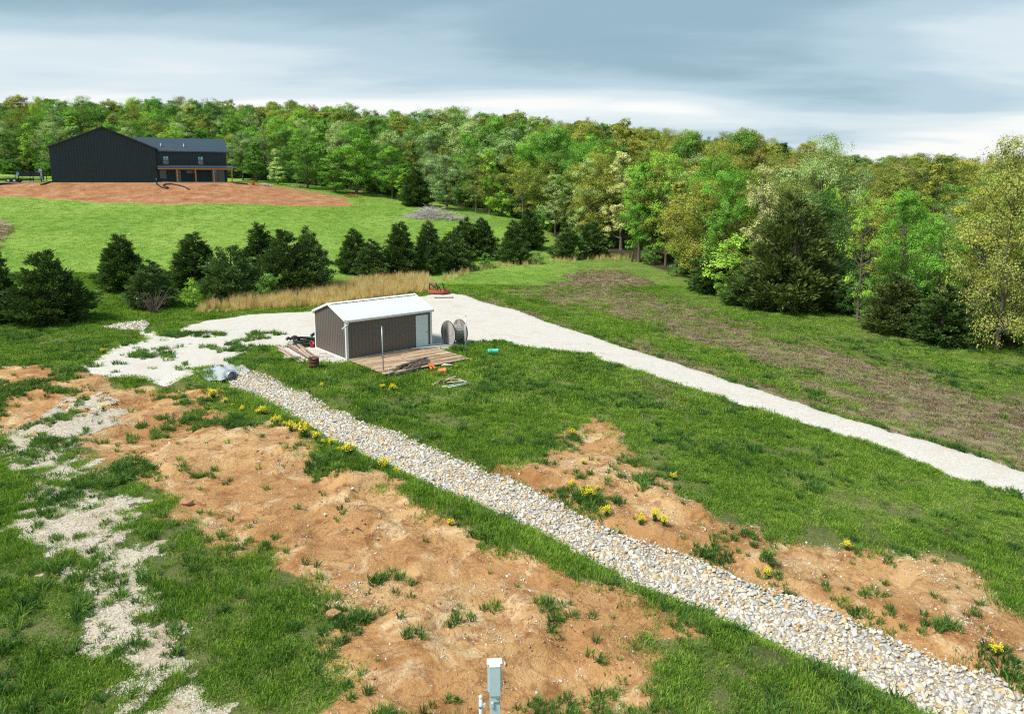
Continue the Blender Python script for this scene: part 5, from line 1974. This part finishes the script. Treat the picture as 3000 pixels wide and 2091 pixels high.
    for x in (-.3, .3):
        MB().bar((x + .35, -.55, .40), (x + .15, -.65, 1.15), .09, .06).build('hitch_arm', M_BLACK, root)
        MB().bar((x + .15, -.65, 1.15), (x + .1, .7, .45), .08, .05).build('hitch_arm', M_BLACK, root)
    MB().bar((-.9, .2, .42), (-.75, -.6, 1.1), .09, .06).build('stay', M_BLACK, root)
    MB().bar((-.75, -.6, 1.1), (-.1, -.6, .55), .09, .06).build('stay', M_BLACK, root)
    MB().lathe([(0, .40), (.16, .40), (.16, .55), (.10, .62), (.10, .70), (0, .70)], 14).build('gearbox', M_BLACK, root, True)
    MB().tube([(0, -.1, .62), (.3, -1.1, .45)], .045, 10).build('drive_shaft', M_BOARD, root, True)
    w = MB()
    w.tube([(-.05, 0, 0), (.05, 0, 0)], .2, 18)
    wo = w.build('tail_wheel', M_BLACK, root)
    wo.location = (-.2, 1.0, .2)
    MB().bar((-.2, .7, .40), (-.2, 1.0, .22), .06, .05).build('wheel_fork', M_BLACK, root)
    c = sw(1712, 180)
    o = thing('drawbar', c, 'short dark steel drawbar lying on the gravel before the red mower', 'drawbar', .1)
    MB().bar((-.85, 0, .10), (.75, 0, .10), .07, .07).build('bar', M_RUST, o)
    MB().tube([(-.85, -.12, .1), (-.85, .12, .1)], .05, 8).build('pin', M_RUST, o)
    MB().tube([(.75, -.12, .1), (.75, .12, .1)], .05, 8).build('pin', M_RUST, o)


build_yard_things()


# ------------------------------------------------------------------ meter pedestal
def build_pedestal():
    Yd = 13.8
    top = at_depth(1109, 1487, Yd)
    x, y = top.x, Yd
    zg = gz(x, y)
    hh = top.z - zg
    sxy = 1.02
    root = thing('utility_pedestal', (x, y, zg), 'grey-blue electric meter pedestal on bare soil at the bottom of the photograph', 'pedestal', R(4))
    root.scale = (sxy, sxy, 1)
    MB().box(-.14, .14, -.03, .13, hh - .62, hh).build('housing', M_PEDESTAL, root)
    MB().box(-.155, .155, -.045, .145, hh + .001, hh + .022).build('lid', M_PVC, root)
    MB().box(-.105, .105, -.135, -.032, -.3, hh - .64).build('column', M_PEDESTAL, root)
    fr = MB().box(-.108, .108, -.15, -.047, hh - .63, hh + .024).build('door', M_PEDESTAL, root)
    MB().box(-.112, .112, -.155, -.044, hh + .024, hh + .034).build('door_cap', M_PVC, fr)
    la = MB()
    la.box(.005, .09, -.158, -.138, hh - .675, hh - .66)
    la.tube([(.05, -.16, hh - .667), (.05, -.16, hh - .70)], .012, 8)
    la.build('latch', M_GALV, root)
    MB().box(-.045, .108, -.146, -.136, hh - .80, hh - .765).build('strap', M_GALV, root)
    MB().box(-.082, -.03, -.165, -.138, hh - .88, hh - .775).build('meter_tag', M_PVC, root)
    c = at_depth(1077.5, 1560, 13.7)
    zg = gz(c.x, c.y)
    h2 = c.z - zg
    root = thing('conduit_stub', (c.x, c.y, zg), 'capped grey conduit stub left of the meter pedestal', 'conduit')
    MB().tube([(0, 0, -.3), (0, 0, h2)], .036, 14).build('pipe', M_PEDESTAL, root, True)
    MB().lathe([(.041, h2 - .035), (.041, h2 + .004), (.03, h2 + .012), (0, h2 + .012)], 14).build('cap', M_PVC, root, True)
    MB().lathe([(.040, h2 - .25), (.046, h2 - .25), (.046, h2 - .20), (.040, h2 - .20)], 14).build('strap', M_GALV, root, True)
    MB().box(.04, .10, -.03, .02, h2 - .23, h2 - .16).build('clamp', M_PVC, root)


build_pedestal()


# ------------------------------------------------------------------ culvert, clods, posts
def build_small_ground_things():
    r = random.Random(3)
    c = at(516, 852)
    root = thing('culvert_pipe', (c.x, c.y, c.z), 'grey corrugated culvert mouth with filter fabric at the head of the rock channel', 'culvert', 0)
    d2 = C_ROCK[1] - C_ROCK[0]
    d = Vector((d2[0], d2[1], 0)).normalized()
    m = MB()
    pts, rad = [], []
    for i in range(25):
        pts.append(-d * (1.6 - i * .075) + Vector((0, 0, .26)))
        rad.append(.27 if i % 2 else .25)
    m.tube(pts, rad, 18, caps=False)
    m.tube([-d * 1.6 + Vector((0, 0, .26)), -d * .0 + d * .2 + Vector((0, 0, .26))], .235, 18, caps=False)
    m.build('pipe', M_GALV, root, True)
    n = 22
    vs, fs = [], []
    side = Vector((-d.y, d.x, 0))
    for i in range(n):
        for j in range(n):
            u, v = (j / (n - 1) - .5) * 2.3, i / (n - 1)
            p = -d * (1.5 - v * 1.75) + side * u
            over = max(0, 1 - (u / .42) ** 2)
            h = .30 * (1 - smooth(.3, 1.1, abs(u))) + .27 * math.sqrt(over) if v < .84 else .12 + .1 * abs(u)
            g = gz(c.x + p.x, c.y + p.y) - c.z
            vs.append((p.x, p.y, max(g + .06, h * .98 + .02) + .035 * math.sin(9 * u + 5 * v) + r.uniform(-.02, .02)))
    for i in range(n - 1):
        for j in range(n - 1):
            if i > n * .78 and abs((j / (n - 1) - .5) * 2.3) < .40:
                continue
            a = i * n + j
            fs.append((a, a + 1, a + n + 1, a + n))
    MB().add(vs, fs).build('filter_fabric', M_FABRIC, root, True)
    # soil boulders
    for (px, py, s, lab) in ((750, 1378, .52, 'rounded clod of orange soil lying in the near grass'), (110, 952, .35, 'dark soil clod beside the left gravel track'), (415, 1130, .55, 'soil mound at the edge of the eroded bank')):
        c = at(px, py)
        o = link('soil_clod', rock_mesh('soil_clod', int(px), M_CLOD))
        o.location = (c.x, c.y, c.z + s * .12)
        o.scale = (s * 1.2, s, s * .8)
        tag(o, lab, 'soil clod')
    # fence: steel posts, wooden corner posts
    for (px, py, top, lab) in ((1155 - 1, 592, 568, 'thin steel fence post behind the lone conical cedar'), (1110, 602, 572, 'thin steel fence post left of the lone conical cedar'), (1450 * .9, 584, 562, 'thin steel fence post beside the tiny lime shrub'),
                               (1365, 583, 560, 'thin steel fence post at the mouth of the grassy lane'), (1392, 582, 558, 'thin steel fence post in the grassy lane mouth'), (886, 632, 606, 'thin steel fence post before the second cedar clump'),
                               (310, 712, 668, 'thin steel fence post at the culvert apron'), (1242, 588, 566, 'thin steel fence post left of the low rounded cedar')):
        p = at(px, py)
        h = at_depth(px, top, p.y).z - p.z
        o = thing('fence_post', p, lab, 'fence post', r.uniform(0, 3), 'steel posts of the old fence')
        m = MB()
        m.box(-.03, .03, -.005, .005, -.3, h)
        m.box(-.005, .005, -.04, -.005, -.3, h)
        m.build('shaft', M_RUST, o)
        MB().box(-.031, .031, -.041, .006, h - .12, h + .005).build('painted_tip', M_PVC, o)
    for (px, py, top, lean, lab) in ((1417, 587, 563, .03, 'left brown wooden corner post at the wood edge'), (1453, 588, 562, .14, 'right leaning grey wooden corner post at the wood edge')):
        p = at(px, py)
        h = at_depth(px, top, p.y).z - p.z
        o = MB().tube([(0, 0, -.3), (.01, 0, h * .5), (0, .01, h), (0, .01, h + .02)], [.17, .155, .15, .10], 12).build('wooden_post', M_POSTWOOD, None, True)
        o.location = p
        o.rotation_euler = (0, lean, 0)
        tag(o, lab, 'post')
    # brush pile
    c = at(968, 490)
    root = thing('brush_pile', c, 'long heap of bleached grey brushwood on the upper meadow', 'brush pile', -.12)
    m = MB()
    for k in range(560):
        cx, cy_ = r.gauss(0, 2.6), r.gauss(0, .9)
        hh = 1.9 * math.exp(-(cx / 3.2) ** 2) * math.exp(-(cy_ / 1.4) ** 2)
        z = r.uniform(.05, 1) * hh + .05
        a = r.gauss(.25, .55)
        e = r.gauss(.12, .28)
        L = r.uniform(1.0, 3.4)
        d = Vector((math.cos(a) * math.cos(e), math.sin(a) * math.cos(e), math.sin(e)))
        p = Vector((cx, cy_, z))
        rr = r.uniform(.012, .04)
        m.tube([p - d * L / 2, p + Vector((0, 0, r.uniform(-.08, .12))), p + d * L / 2], [rr, rr * .8, rr * .3], 4, caps=False)
    m.build('branches', M_TWIG, root)
    # lumber heaps by the wood
    for (px, py, n, L, mat, lab) in ((668, 420, 16, 3.2, M_BOARD, 'jumbled heap of scrap lumber at the wood edge right of the house'), (785, 441, 12, 2.4, M_MOWER, 'low heap of reddish boards at the end of the red dirt'), (600, 417, 8, 2.0, M_PVC, 'scatter of pale sheets on the grass right of the house')):
        c = at(px, py)
        root = thing('lumber_heap', c, lab, 'lumber heap', r.uniform(-.3, .3))
        for k in range(n):
            a = r.gauss(.1, .5)
            m = MB().box(-L / 2 * r.uniform(.5, 1), L / 2 * r.uniform(.5, 1), -.08, .08, -.03, .03).build('board', mat, root)
            m.location = (r.gauss(0, 1.1), r.gauss(0, .5), .08 + .06 * (k % 7))
            m.rotation_euler = (r.gauss(0, .1), r.gauss(0, .12), a)
    # twiggy shrub by the culvert apron
    for (px, py, w, h, lab) in ((345, 702, 3.2, 2.2, 'bare twiggy shrub below the short dark cedar'),):
        c = at(px, py)
        root = thing('twiggy_shrub', c, lab, 'shrub')
        m = MB()
        for k in range(30):
            a, e = r.uniform(0, 6.28), r.uniform(.5, 1.4)
            L = h * r.uniform(.6, 1.1)
            d = Vector((math.cos(a) * math.cos(e), math.sin(a) * math.cos(e), math.sin(e)))
            q = d * L * .5 + Vector((r.gauss(0, .1), r.gauss(0, .1), 0))
            m.tube([(0, 0, -.1), q, d * L + Vector((0, 0, .1))], [.025, .016, .006], 4, caps=False)
            for j in range(3):
                d2 = (d + Vector((r.gauss(0, .5), r.gauss(0, .5), r.gauss(0, .3)))).normalized()
                m.tube([q, q + d2 * L * .35], [.010, .004], 3, caps=False)
        m.build('branches', M_BARK, root)
    # stones on the meadow
    for (px, py, lab) in ((292, 518 + 8, 'single pale stone on the meadow below the house'), (440, 458 + 5, 'small flat pale stone at the lower edge of the red dirt')):
        c = at(px, py)
        o = link('field_stone', ROCKS[3])
        o.location = (c.x, c.y, c.z + .1)
        o.scale = (.8, .6, .5)
        tag(o, lab, 'stone')


build_small_ground_things()


def mustard_mesh(seed):
    r = random.Random(seed)
    st, fl = MB(), MB()
    for k in range(26):
        a = r.uniform(0, 6.28)
        L = r.uniform(.32, .62)
        sp = r.uniform(.05, .34)
        t = Vector((math.cos(a) * sp, math.sin(a) * sp, L))
        b = Vector((math.cos(a) * sp * .15, math.sin(a) * sp * .15, -.02))
        mid = b.lerp(t, .5) + Vector((0, 0, .06))
        st.tube([b, mid, t], [.008, .006, .003], 3, caps=False)
        for j in range(3):
            p = b.lerp(t, r.uniform(.1, .5))
            d = Vector((r.gauss(0, 1), r.gauss(0, 1), .5)).normalized() * r.uniform(.08, .2)
            s = d.cross(Vector((0, 0, 1))).normalized() * .03
            st.add([p, p + d * .5 + s, p + d, p + d * .5 - s], [(0, 1, 2, 3)])
        for j in range(13):
            p = t + Vector((r.gauss(0, .045), r.gauss(0, .045), r.gauss(-.02, .05)))
            n = Vector((r.gauss(0, .5), r.gauss(0, .5), 1)).normalized()
            x = n.orthogonal().normalized() * .024
            y = n.cross(x)
            fl.add([p - x, p - y, p + x, p + y], [(0, 1, 2, 3)])
    return st.mesh('stems', M_STEM), fl.mesh('flowers', M_YELLOW)


def build_flowers():
    libs = [mustard_mesh(s) for s in (1, 2, 3)]
    r = random.Random(2)
    G = 'yellow mustard plants'
    spots = [(478, 893, 1.0, 'at the head of the channel bank'), (505, 903, .6, 'second from the culvert on the channel bank'), (588, 930, .8, 'alone on the upper channel bank'), (618, 952, .8, 'left of the brightest clump on the bank'),
             (652, 966, 1.0, 'second in the bright row on the bank'), (682, 978, 1.35, 'largest and brightest of the bank row'), (708, 986, .8, 'right of the brightest bank clump'), (742, 998, .7, 'fifth in the bank row'),
             (782, 1022, 1.0, 'sixth in the bank row'), (866, 1054, 1.0, 'last of the bank row beside the rocks'), (1010, 1178, .6, 'alone on bare soil left of the channel'), (1285, 976, .85, 'left of the upper tip of the right soil patch'),
             (1318, 1122, 1.2, 'tallest in the middle of the right soil patch'), (1282, 1092, .7, 'left of the tallest in the right soil patch'), (1360, 1156, .9, 'at the rock edge below the tallest'), (1437, 1176, .8, 'at the left of the cluster by the rocks'),
             (1468, 1166, 1.1, 'in the middle of the cluster by the rocks'), (1490, 1178, .9, 'at the right of the cluster by the rocks'), (1512, 1075, .8, 'at the grass edge right of the soil patch'), (1722, 1292, .7, 'alone beside the lower rocks'),
             (1898, 1232, .8, 'at the grass edge of the lower right soil'), (2228, 1468, .8, 'near the right edge of the lower soil'), (880, 878, 1.1, 'in the grass below the deck'), (858, 872, .7, 'left of the deck grass clump'), (1054, 812, .6, 'at the right corner of the deck'),
             (722, 868, .7, 'in the grass right of the rusty barrel'), (1308, 1040, .6, 'in the upper right soil patch'), (232, 792, .8, 'at the left edge of the gravel crossing'), (565, 765, .6, 'left of the black pipe coil'),
             (232, 918, .7, 'on the pale gravel patch at left'), (2045 * .5, 826, .6, 'beside the orange bucket'), (545, 918, .6, 'between the culvert and the bank row'), (1340, 1100, .6, 'small one right of the tallest soil clump')]
    for j in range(13):
        f = (j + .5) / 13
        spots.append((500 + 400 * f + r.uniform(-6, 6), 900 + 166 * f + r.uniform(-7, 5), r.uniform(.4, .75), 'sprig, %s small one from the culvert along the grass bank' % ('first', 'second', 'third', 'fourth', 'fifth', 'sixth', 'seventh', 'eighth', 'ninth', 'tenth', 'eleventh', 'twelfth', 'thirteenth')[j]))
    for k, (px, py, s, where) in enumerate(spots):
        p = at(px, py)
        o = thing('mustard_plant', p, 'yellow mustard %s%s' % ('' if where.startswith('sprig') else 'flowers ', where), 'flower', r.uniform(0, 6), G)
        s *= r.uniform(.85, 1.05) * (.8 if k < 10 else .62)
        o.scale = (s * 1.1, s * 1.1, s)
        a, b = libs[k % 3]
        link('stems', a, o)
        link('flowers', b, o)


build_flowers()


# ------------------------------------------------------------------ dark house
def build_house():
    root = thing('dark_house', HOUSE_L, 'large charcoal metal house with barn gable and porch on the hill', 'house', HOUSE_A)
    BW, BL, bh, bk = 17.0, 15.0, 6.25, 9.9          # gable block
    gab = lambda u: bh + (bk - bh) * (1 - abs(u - BW / 2) / (BW / 2)) - .02
    ribbed(MB(), (0, 0, 0), X, Z, -Y, BW, -.5, gab, .45, .10, .045).build('wall', M_NAVY, root)
    ribbed(MB(), (BW, 0, 0), Y, Z, X, BL, -.5, lambda u: bh, .45, .10, .045).build('wall', M_NAVY, root)
    ribbed(MB(), (0, BL, 0), -Y, Z, -X, BL, -.5, lambda u: bh, .45, .10, .045).build('wall', M_NAVY, root)
    ribbed(MB(), (BW, BL, 0), -X, Z, Y, BW, -.5, gab, .45, .10, .045).build('wall', M_NAVY, root)
    sl = (bk - bh) / (BW / 2)
    oh = .35
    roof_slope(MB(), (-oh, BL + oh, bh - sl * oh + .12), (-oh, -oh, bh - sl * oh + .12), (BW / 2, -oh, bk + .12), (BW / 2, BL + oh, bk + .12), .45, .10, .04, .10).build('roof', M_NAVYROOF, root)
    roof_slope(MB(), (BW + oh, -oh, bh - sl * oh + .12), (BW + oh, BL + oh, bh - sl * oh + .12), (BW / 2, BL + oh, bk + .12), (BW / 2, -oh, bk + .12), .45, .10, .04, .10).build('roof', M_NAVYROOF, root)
    t = MB()
    for s in (-1, 1):
        p0, p1 = Vector((BW / 2, -oh - .03, bk - .12)), Vector((BW / 2 + s * (BW / 2 + oh), -oh - .03, bh - sl * oh - .12))
        t.add([p0, p1, p1 + Z * .25, p0 + Z * .25, p0 + Y * .04, p1 + Y * .04, p1 + Y * .04 + Z * .25, p0 + Y * .04 + Z * .25], [(0, 1, 2, 3), (7, 6, 5, 4), (0, 4, 5, 1), (3, 2, 6, 7), (1, 5, 6, 2)])
    t.build('gable_trim', M_BLACK, root)
    # wing
    W0, W1, wy0, wd, wh, wk = BW, BW + 12.4, .6, 7.6, 6.0, 8.4
    wl = W1 - W0
    wins = [(W0 + 1.15, 3.35), (W0 + 7.25, 3.35)]
    ww, wwh = 1.0, 1.6
    f = MB()
    # front wall of the wing with its openings cut out
    xs = sorted([W0, W1] + [x for w in wins for x in (w[0], w[0] + ww)])
    for a, b in zip(xs[:-1], xs[1:]):
        hole = any(abs(a - w[0]) < 1e-6 for w in wins)
        if not hole:
            ribbed(f, (a + .002, wy0, 0), X, Z, -Y, b - a - .004, -.5, lambda u: wh, .45, .10, .045)
        else:
            ribbed(f, (a, wy0, 0), X, Z, -Y, b - a, -.5, lambda u: 3.35, .45, .10, .045)
            ribbed(f, (a, wy0, 0), X, Z, -Y, b - a, 3.35 + wwh, lambda u: wh, .45, .10, .045)
    f.build('wing_wall', M_NAVY, root)
    wg = lambda u: wh + (wk - wh) * (1 - abs(u - wd / 2) / (wd / 2)) - .02
    ribbed(MB(), (W1, wy0, 0), Y, Z, X, wd, -.5, wg, .45, .10, .045).build('wing_wall', M_NAVY, root)
    ribbed(MB(), (W1, wy0 + wd, 0), -X, Z, Y, wl, -.5, lambda u: wh, .45, .10, .045).build('wing_wall', M_NAVY, root)
    ws = (wk - wh) / (wd / 2)
    o2 = .35
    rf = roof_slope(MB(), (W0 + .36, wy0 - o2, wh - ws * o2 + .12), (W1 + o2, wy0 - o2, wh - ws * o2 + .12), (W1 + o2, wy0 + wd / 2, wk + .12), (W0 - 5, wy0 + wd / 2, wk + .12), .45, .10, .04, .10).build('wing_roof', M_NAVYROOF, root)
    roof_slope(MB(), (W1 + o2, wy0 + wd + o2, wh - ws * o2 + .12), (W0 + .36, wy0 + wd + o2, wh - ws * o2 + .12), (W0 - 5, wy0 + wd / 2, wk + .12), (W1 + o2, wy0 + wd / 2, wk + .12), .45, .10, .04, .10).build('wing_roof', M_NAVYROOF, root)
    MB().box(W0 + .36, W1 + o2, wy0 - o2 - .12, wy0 - o2 - .01, wh - ws * o2 - .06, wh - ws * o2 + .08).build('gutter', M_NAVYROOF, root)
    for u in (W0 + 1.0, W0 + 5.0):
        v = MB().tube([(u, wy0 + .9, wh + .5), (u, wy0 + .9, wh + 1.25)], .09, 10)
        v.lathe([(.12, wh + 1.2), (.12, wh + 1.3), (0, wh + 1.32)], 10, (u, wy0 + .9, 0))
        v.build('vent_pipe', M_PVC, rf, True)
    # upper windows
    for k, (x, z) in enumerate(wins):
        w = MB()
        w.box(x - .06, x + .05, wy0 - .06, wy0 + .06, z - .06, z + wwh + .06)
        w.box(x + ww - .05, x + ww + .06, wy0 - .06, wy0 + .06, z - .06, z + wwh + .06)
        w.box(x + .05, x + ww - .05, wy0 - .06, wy0 + .06, z - .06, z + .05)
        w.box(x + .05, x + ww - .05, wy0 - .06, wy0 + .06, z + wwh - .05, z + wwh + .06)
        w.box(x + .05, x + ww - .05, wy0 - .045, wy0 + .05, z + wwh / 2 - .03, z + wwh / 2 + .03)
        wo = w.build('window', M_BLACK, root)
        MB().box(x + .05, x + ww - .05, wy0 - .01, wy0 + .01, z + wwh / 2 + .03, z + wwh - .05).build('upper_pane', M_GLASS, wo)
        MB().box(x + .05, x + ww - .05, wy0 - .01, wy0 + .01, z + .05, z + wwh / 2 - .03).build('lower_pane', M_SCREEN, wo)
        s = MB()
        s.box(x + ww - .36, x + ww - .1, wy0 - .018, wy0 - .013, z + wwh - .42, z + wwh - .12)
        s.box(x + .12, x + .30, wy0 - .018, wy0 - .013, z + wwh - .32, z + wwh - .14)
        s.build('sticker', M_STICKER, wo)
        MB().box(x + .10, x + .26, wy0 - .018, wy0 - .013, z + .48, z + .62).build('sticker', M_STICKER, wo)
    # porch
    px0, px1, py1 = W0 + .06, W1 + .75, wy0 - 2.7
    MB().box(px0, px1, py1 - .15, wy0 - .06, -.35, .10).build('porch_slab', M_CONC, root)
    roof_slope(MB(), (px0, py1 - .35, 2.78), (px1 + .25, py1 - .35, 2.78), (px1 + .25, wy0 - .02, 3.28), (px0, wy0 - .02, 3.28), .45, .10, .04, .06).build('porch_roof', M_NAVYROOF, root)
    MB().box(px0, px1, py1 - .09, py1 + .09, 2.42, 2.70).build('beam', M_CEDARPOST, root)
    MB().box(px1 - .18, px1, py1 + .09, wy0 - .02, 2.42, 2.70).build('beam', M_CEDARPOST, root)
    for fx in (.245, .49, .735, .985):
        x = px0 + (px1 - px0) * fx
        MB().box(x - .09, x + .09, py1 - .088, py1 + .088, .10, 2.42).build('post', M_CEDARPOST, root)
    for (x, w, z0, z1, lab) in ((W0 + .45, 1.1, .75, 2.35, None), (W0 + 3.1, 1.0, .12, 2.3, None), (W0 + 5.1, 1.5, 1.75, 2.25, None), (W0 + 9.6, 2.3, .12, 2.35, None)):
        nm = 'door' if z0 < .2 else 'window'
        w_ = MB()
        w_.box(x - .07, x, wy0 - .08, wy0 - .046, z0 - .05, z1 + .07)
        w_.box(x + w, x + w + .07, wy0 - .08, wy0 - .046, z0 - .05, z1 + .07)
        w_.box(x, x + w, wy0 - .08, wy0 - .046, z1, z1 + .07)
        if w > 1.6:
            w_.box(x + w / 2 - .04, x + w / 2 + .04, wy0 - .08, wy0 - .046, z0, z1)
        wo = w_.build(nm, M_BLACK, root)
        MB().box(x, x + w, wy0 - .066, wy0 - .048, z0, z1).build('pane', M_GLASSDARK, wo)
        if w > 1.6:
            MB().box(x + w * .28, x + w * .28 + .2, wy0 - .074, wy0 - .068, z1 - .4, z1 - .14).build('sticker', M_STICKER, wo)
    # outside lamp and tap by the inner corner
    MB().box(BW - .35, BW - .2, -.12, -.05, .5, .75).build('meter_box', M_GALV, root)

    # loose boards on the porch
    c = root.matrix_basis
    o = thing('board_stack', c @ Vector((W0 + 1.6, wy0 - 1.6, .10)), 'few loose boards lying on the porch floor at left', 'boards', HOUSE_A)
    for k in range(5):
        b = MB().box(-.9, .9, -.07, .07, 0, .04).build('board', M_BOARD, o)
        b.location = (.15 * (k % 3), .2 * k - .4, .03 + .04 * (k % 2))
        b.rotation_euler = (0, 0, .1 * k - .2)
    # drain pipes on the red fill
    for (pts, lab) in (([(348, 409.5), (352, 415), (362, 421), (372, 424), (378, 422), (366, 418), (370, 414.5), (385, 414), (402, 417), (415, 421), (427, 428)], 'black corrugated drain pipe curling down the red dirt before the house corner'),
                       ([(116, 410), (108, 412), (100, 414), (88, 416)], 'short black drain pipe at the left corner of the barn gable'), ([(518, 411), (530, 412.5), (545, 413.5), (560, 414.5)], 'thin black drain pipe leading right from the porch post')):
        P = [at(x, y) for x, y in pts]
        Q = []
        for i in range(len(P) - 1):
            for k in range(4):
                q = P[i].lerp(P[i + 1], k / 4)
                Q.append((q.x, q.y, gz(q.x, q.y) + .13))
        o = MB().tube(Q, [.12 if i % 2 else .10 for i in range(len(Q))], 8).build('drain_pipe', M_BLACK)
        tag(o, lab, 'pipe')
    c = at(568, 415.5)
    o = thing('red_marker', c, 'small red-orange marker bucket at the edge of the red dirt', 'bucket')
    MB().lathe([(0, 0), (.28, 0), (.33, .62), (.36, .64), (.36, .68), (.3, .68), (.25, .05), (0, .05)], 14).build('body', M_ORANGE, o, True)


build_house()


def build_trailer():
    # concrete apron left of the house and a black flatbed trailer on it
    a, sa = math.cos(HOUSE_A), math.sin(HOUSE_A)
    MBp = MB().box(-12.0, -.4, -1.0, 5.0, -.12, .03)
    o = MBp.build('concrete_apron', M_CONC)
    o.location = HOUSE_L
    o.rotation_euler = (0, 0, HOUSE_A)
    tag(o, 'pale concrete apron left of the dark house', None, None, 'structure')
    p = at_depth(35, 409, 131)
    root = thing('flatbed_trailer', (p.x, p.y, gz(p.x, p.y)), 'black flatbed trailer parked at the far left beside the house', 'trailer', R(12))
    MB().box(-4.2, 2.6, -.95, .95, .62, .74).build('bed', M_BLACK, root)
    fr = MB()
    for y in (-.7, .7):
        fr.bar((-4.2, y, .52), (2.6, y, .52), .1, .18)
    fr.bar((2.6, -.7, .52), (4.3, 0, .52), .1, .14)
    fr.bar((2.6, .7, .52), (4.3, 0, .52), .1, .14)
    fr.build('frame', M_BLACK, root)
    MB().tube([(4.1, 0, 0), (4.1, 0, 1.0)], .06, 8).build('jack', M_BLACK, root)
    for y in (-1.0, 1.0):
        for x in (-.7, .25):
            w = MB().tube([(0, -.11, 0), (0, .11, 0)], .40, 20).build('wheel', M_BLACK, root)
            w.location = (x, y, .40)
            h = MB().tube([(0, -.12, 0), (0, .12, 0)], .2, 14).build('rim', M_GALV, w)
        m = MB().box(-1.2, .75, y - .14, y + .14, .86, .9)
        m.build('fender', M_BLACK, root)
    p = at_depth(72, 409, 133)
    root = thing('equipment_rack', (p.x, p.y, gz(p.x, p.y)), 'black steel rack with a grey-blue box standing behind the trailer', 'rack', R(10))
    m = MB()
    for x in (-2.4, 0, 2.2):
        for y in (-.6, .6):
            m.bar((x, y, 0), (x, y, 2.0), .09)
    for y in (-.6, .6):
        m.bar((-2.4, y, 1.95), (2.2, y, 1.95), .1)
        m.bar((-2.4, y, 1.1), (2.2, y, 1.1), .1)
    m.build('frame', M_BLACK, root)
    MB().box(-1.9, 1.9, -.5, .5, 1.16, 1.75).build('load', M_BLACK, root)
    MB().box(-2.2, -1.7, -.62, -.5, 1.3, 1.85).build('panel', M_GLASS, root)
    p = at_depth(94, 407, 133)
    root = thing('utility_box', (p.x, p.y, gz(p.x, p.y)), 'tall grey utility box between trailer rack and house', 'utility box')
    MB().box(-.28, .28, -.2, .2, .5, 2.4).build('cabinet', M_GALV, root)
    MB().bar((0, 0, -.2), (0, 0, .5), .12).build('leg', M_POSTWOOD, root)
    # heap of lumber by the wheels
    p = at_depth(64, 411, 130)
    root = thing('timber_stack', (p.x, p.y, gz(p.x, p.y)), 'small stack of pale timber beside the trailer wheels', 'timber', R(8))
    for k in range(6):
        b = MB().box(-1.1, 1.1, -.08, .08, 0, .09).build('timber', M_BOARD, root)
        b.location = (0, .2 * (k % 3), .05 + .1 * (k // 3))


build_trailer()
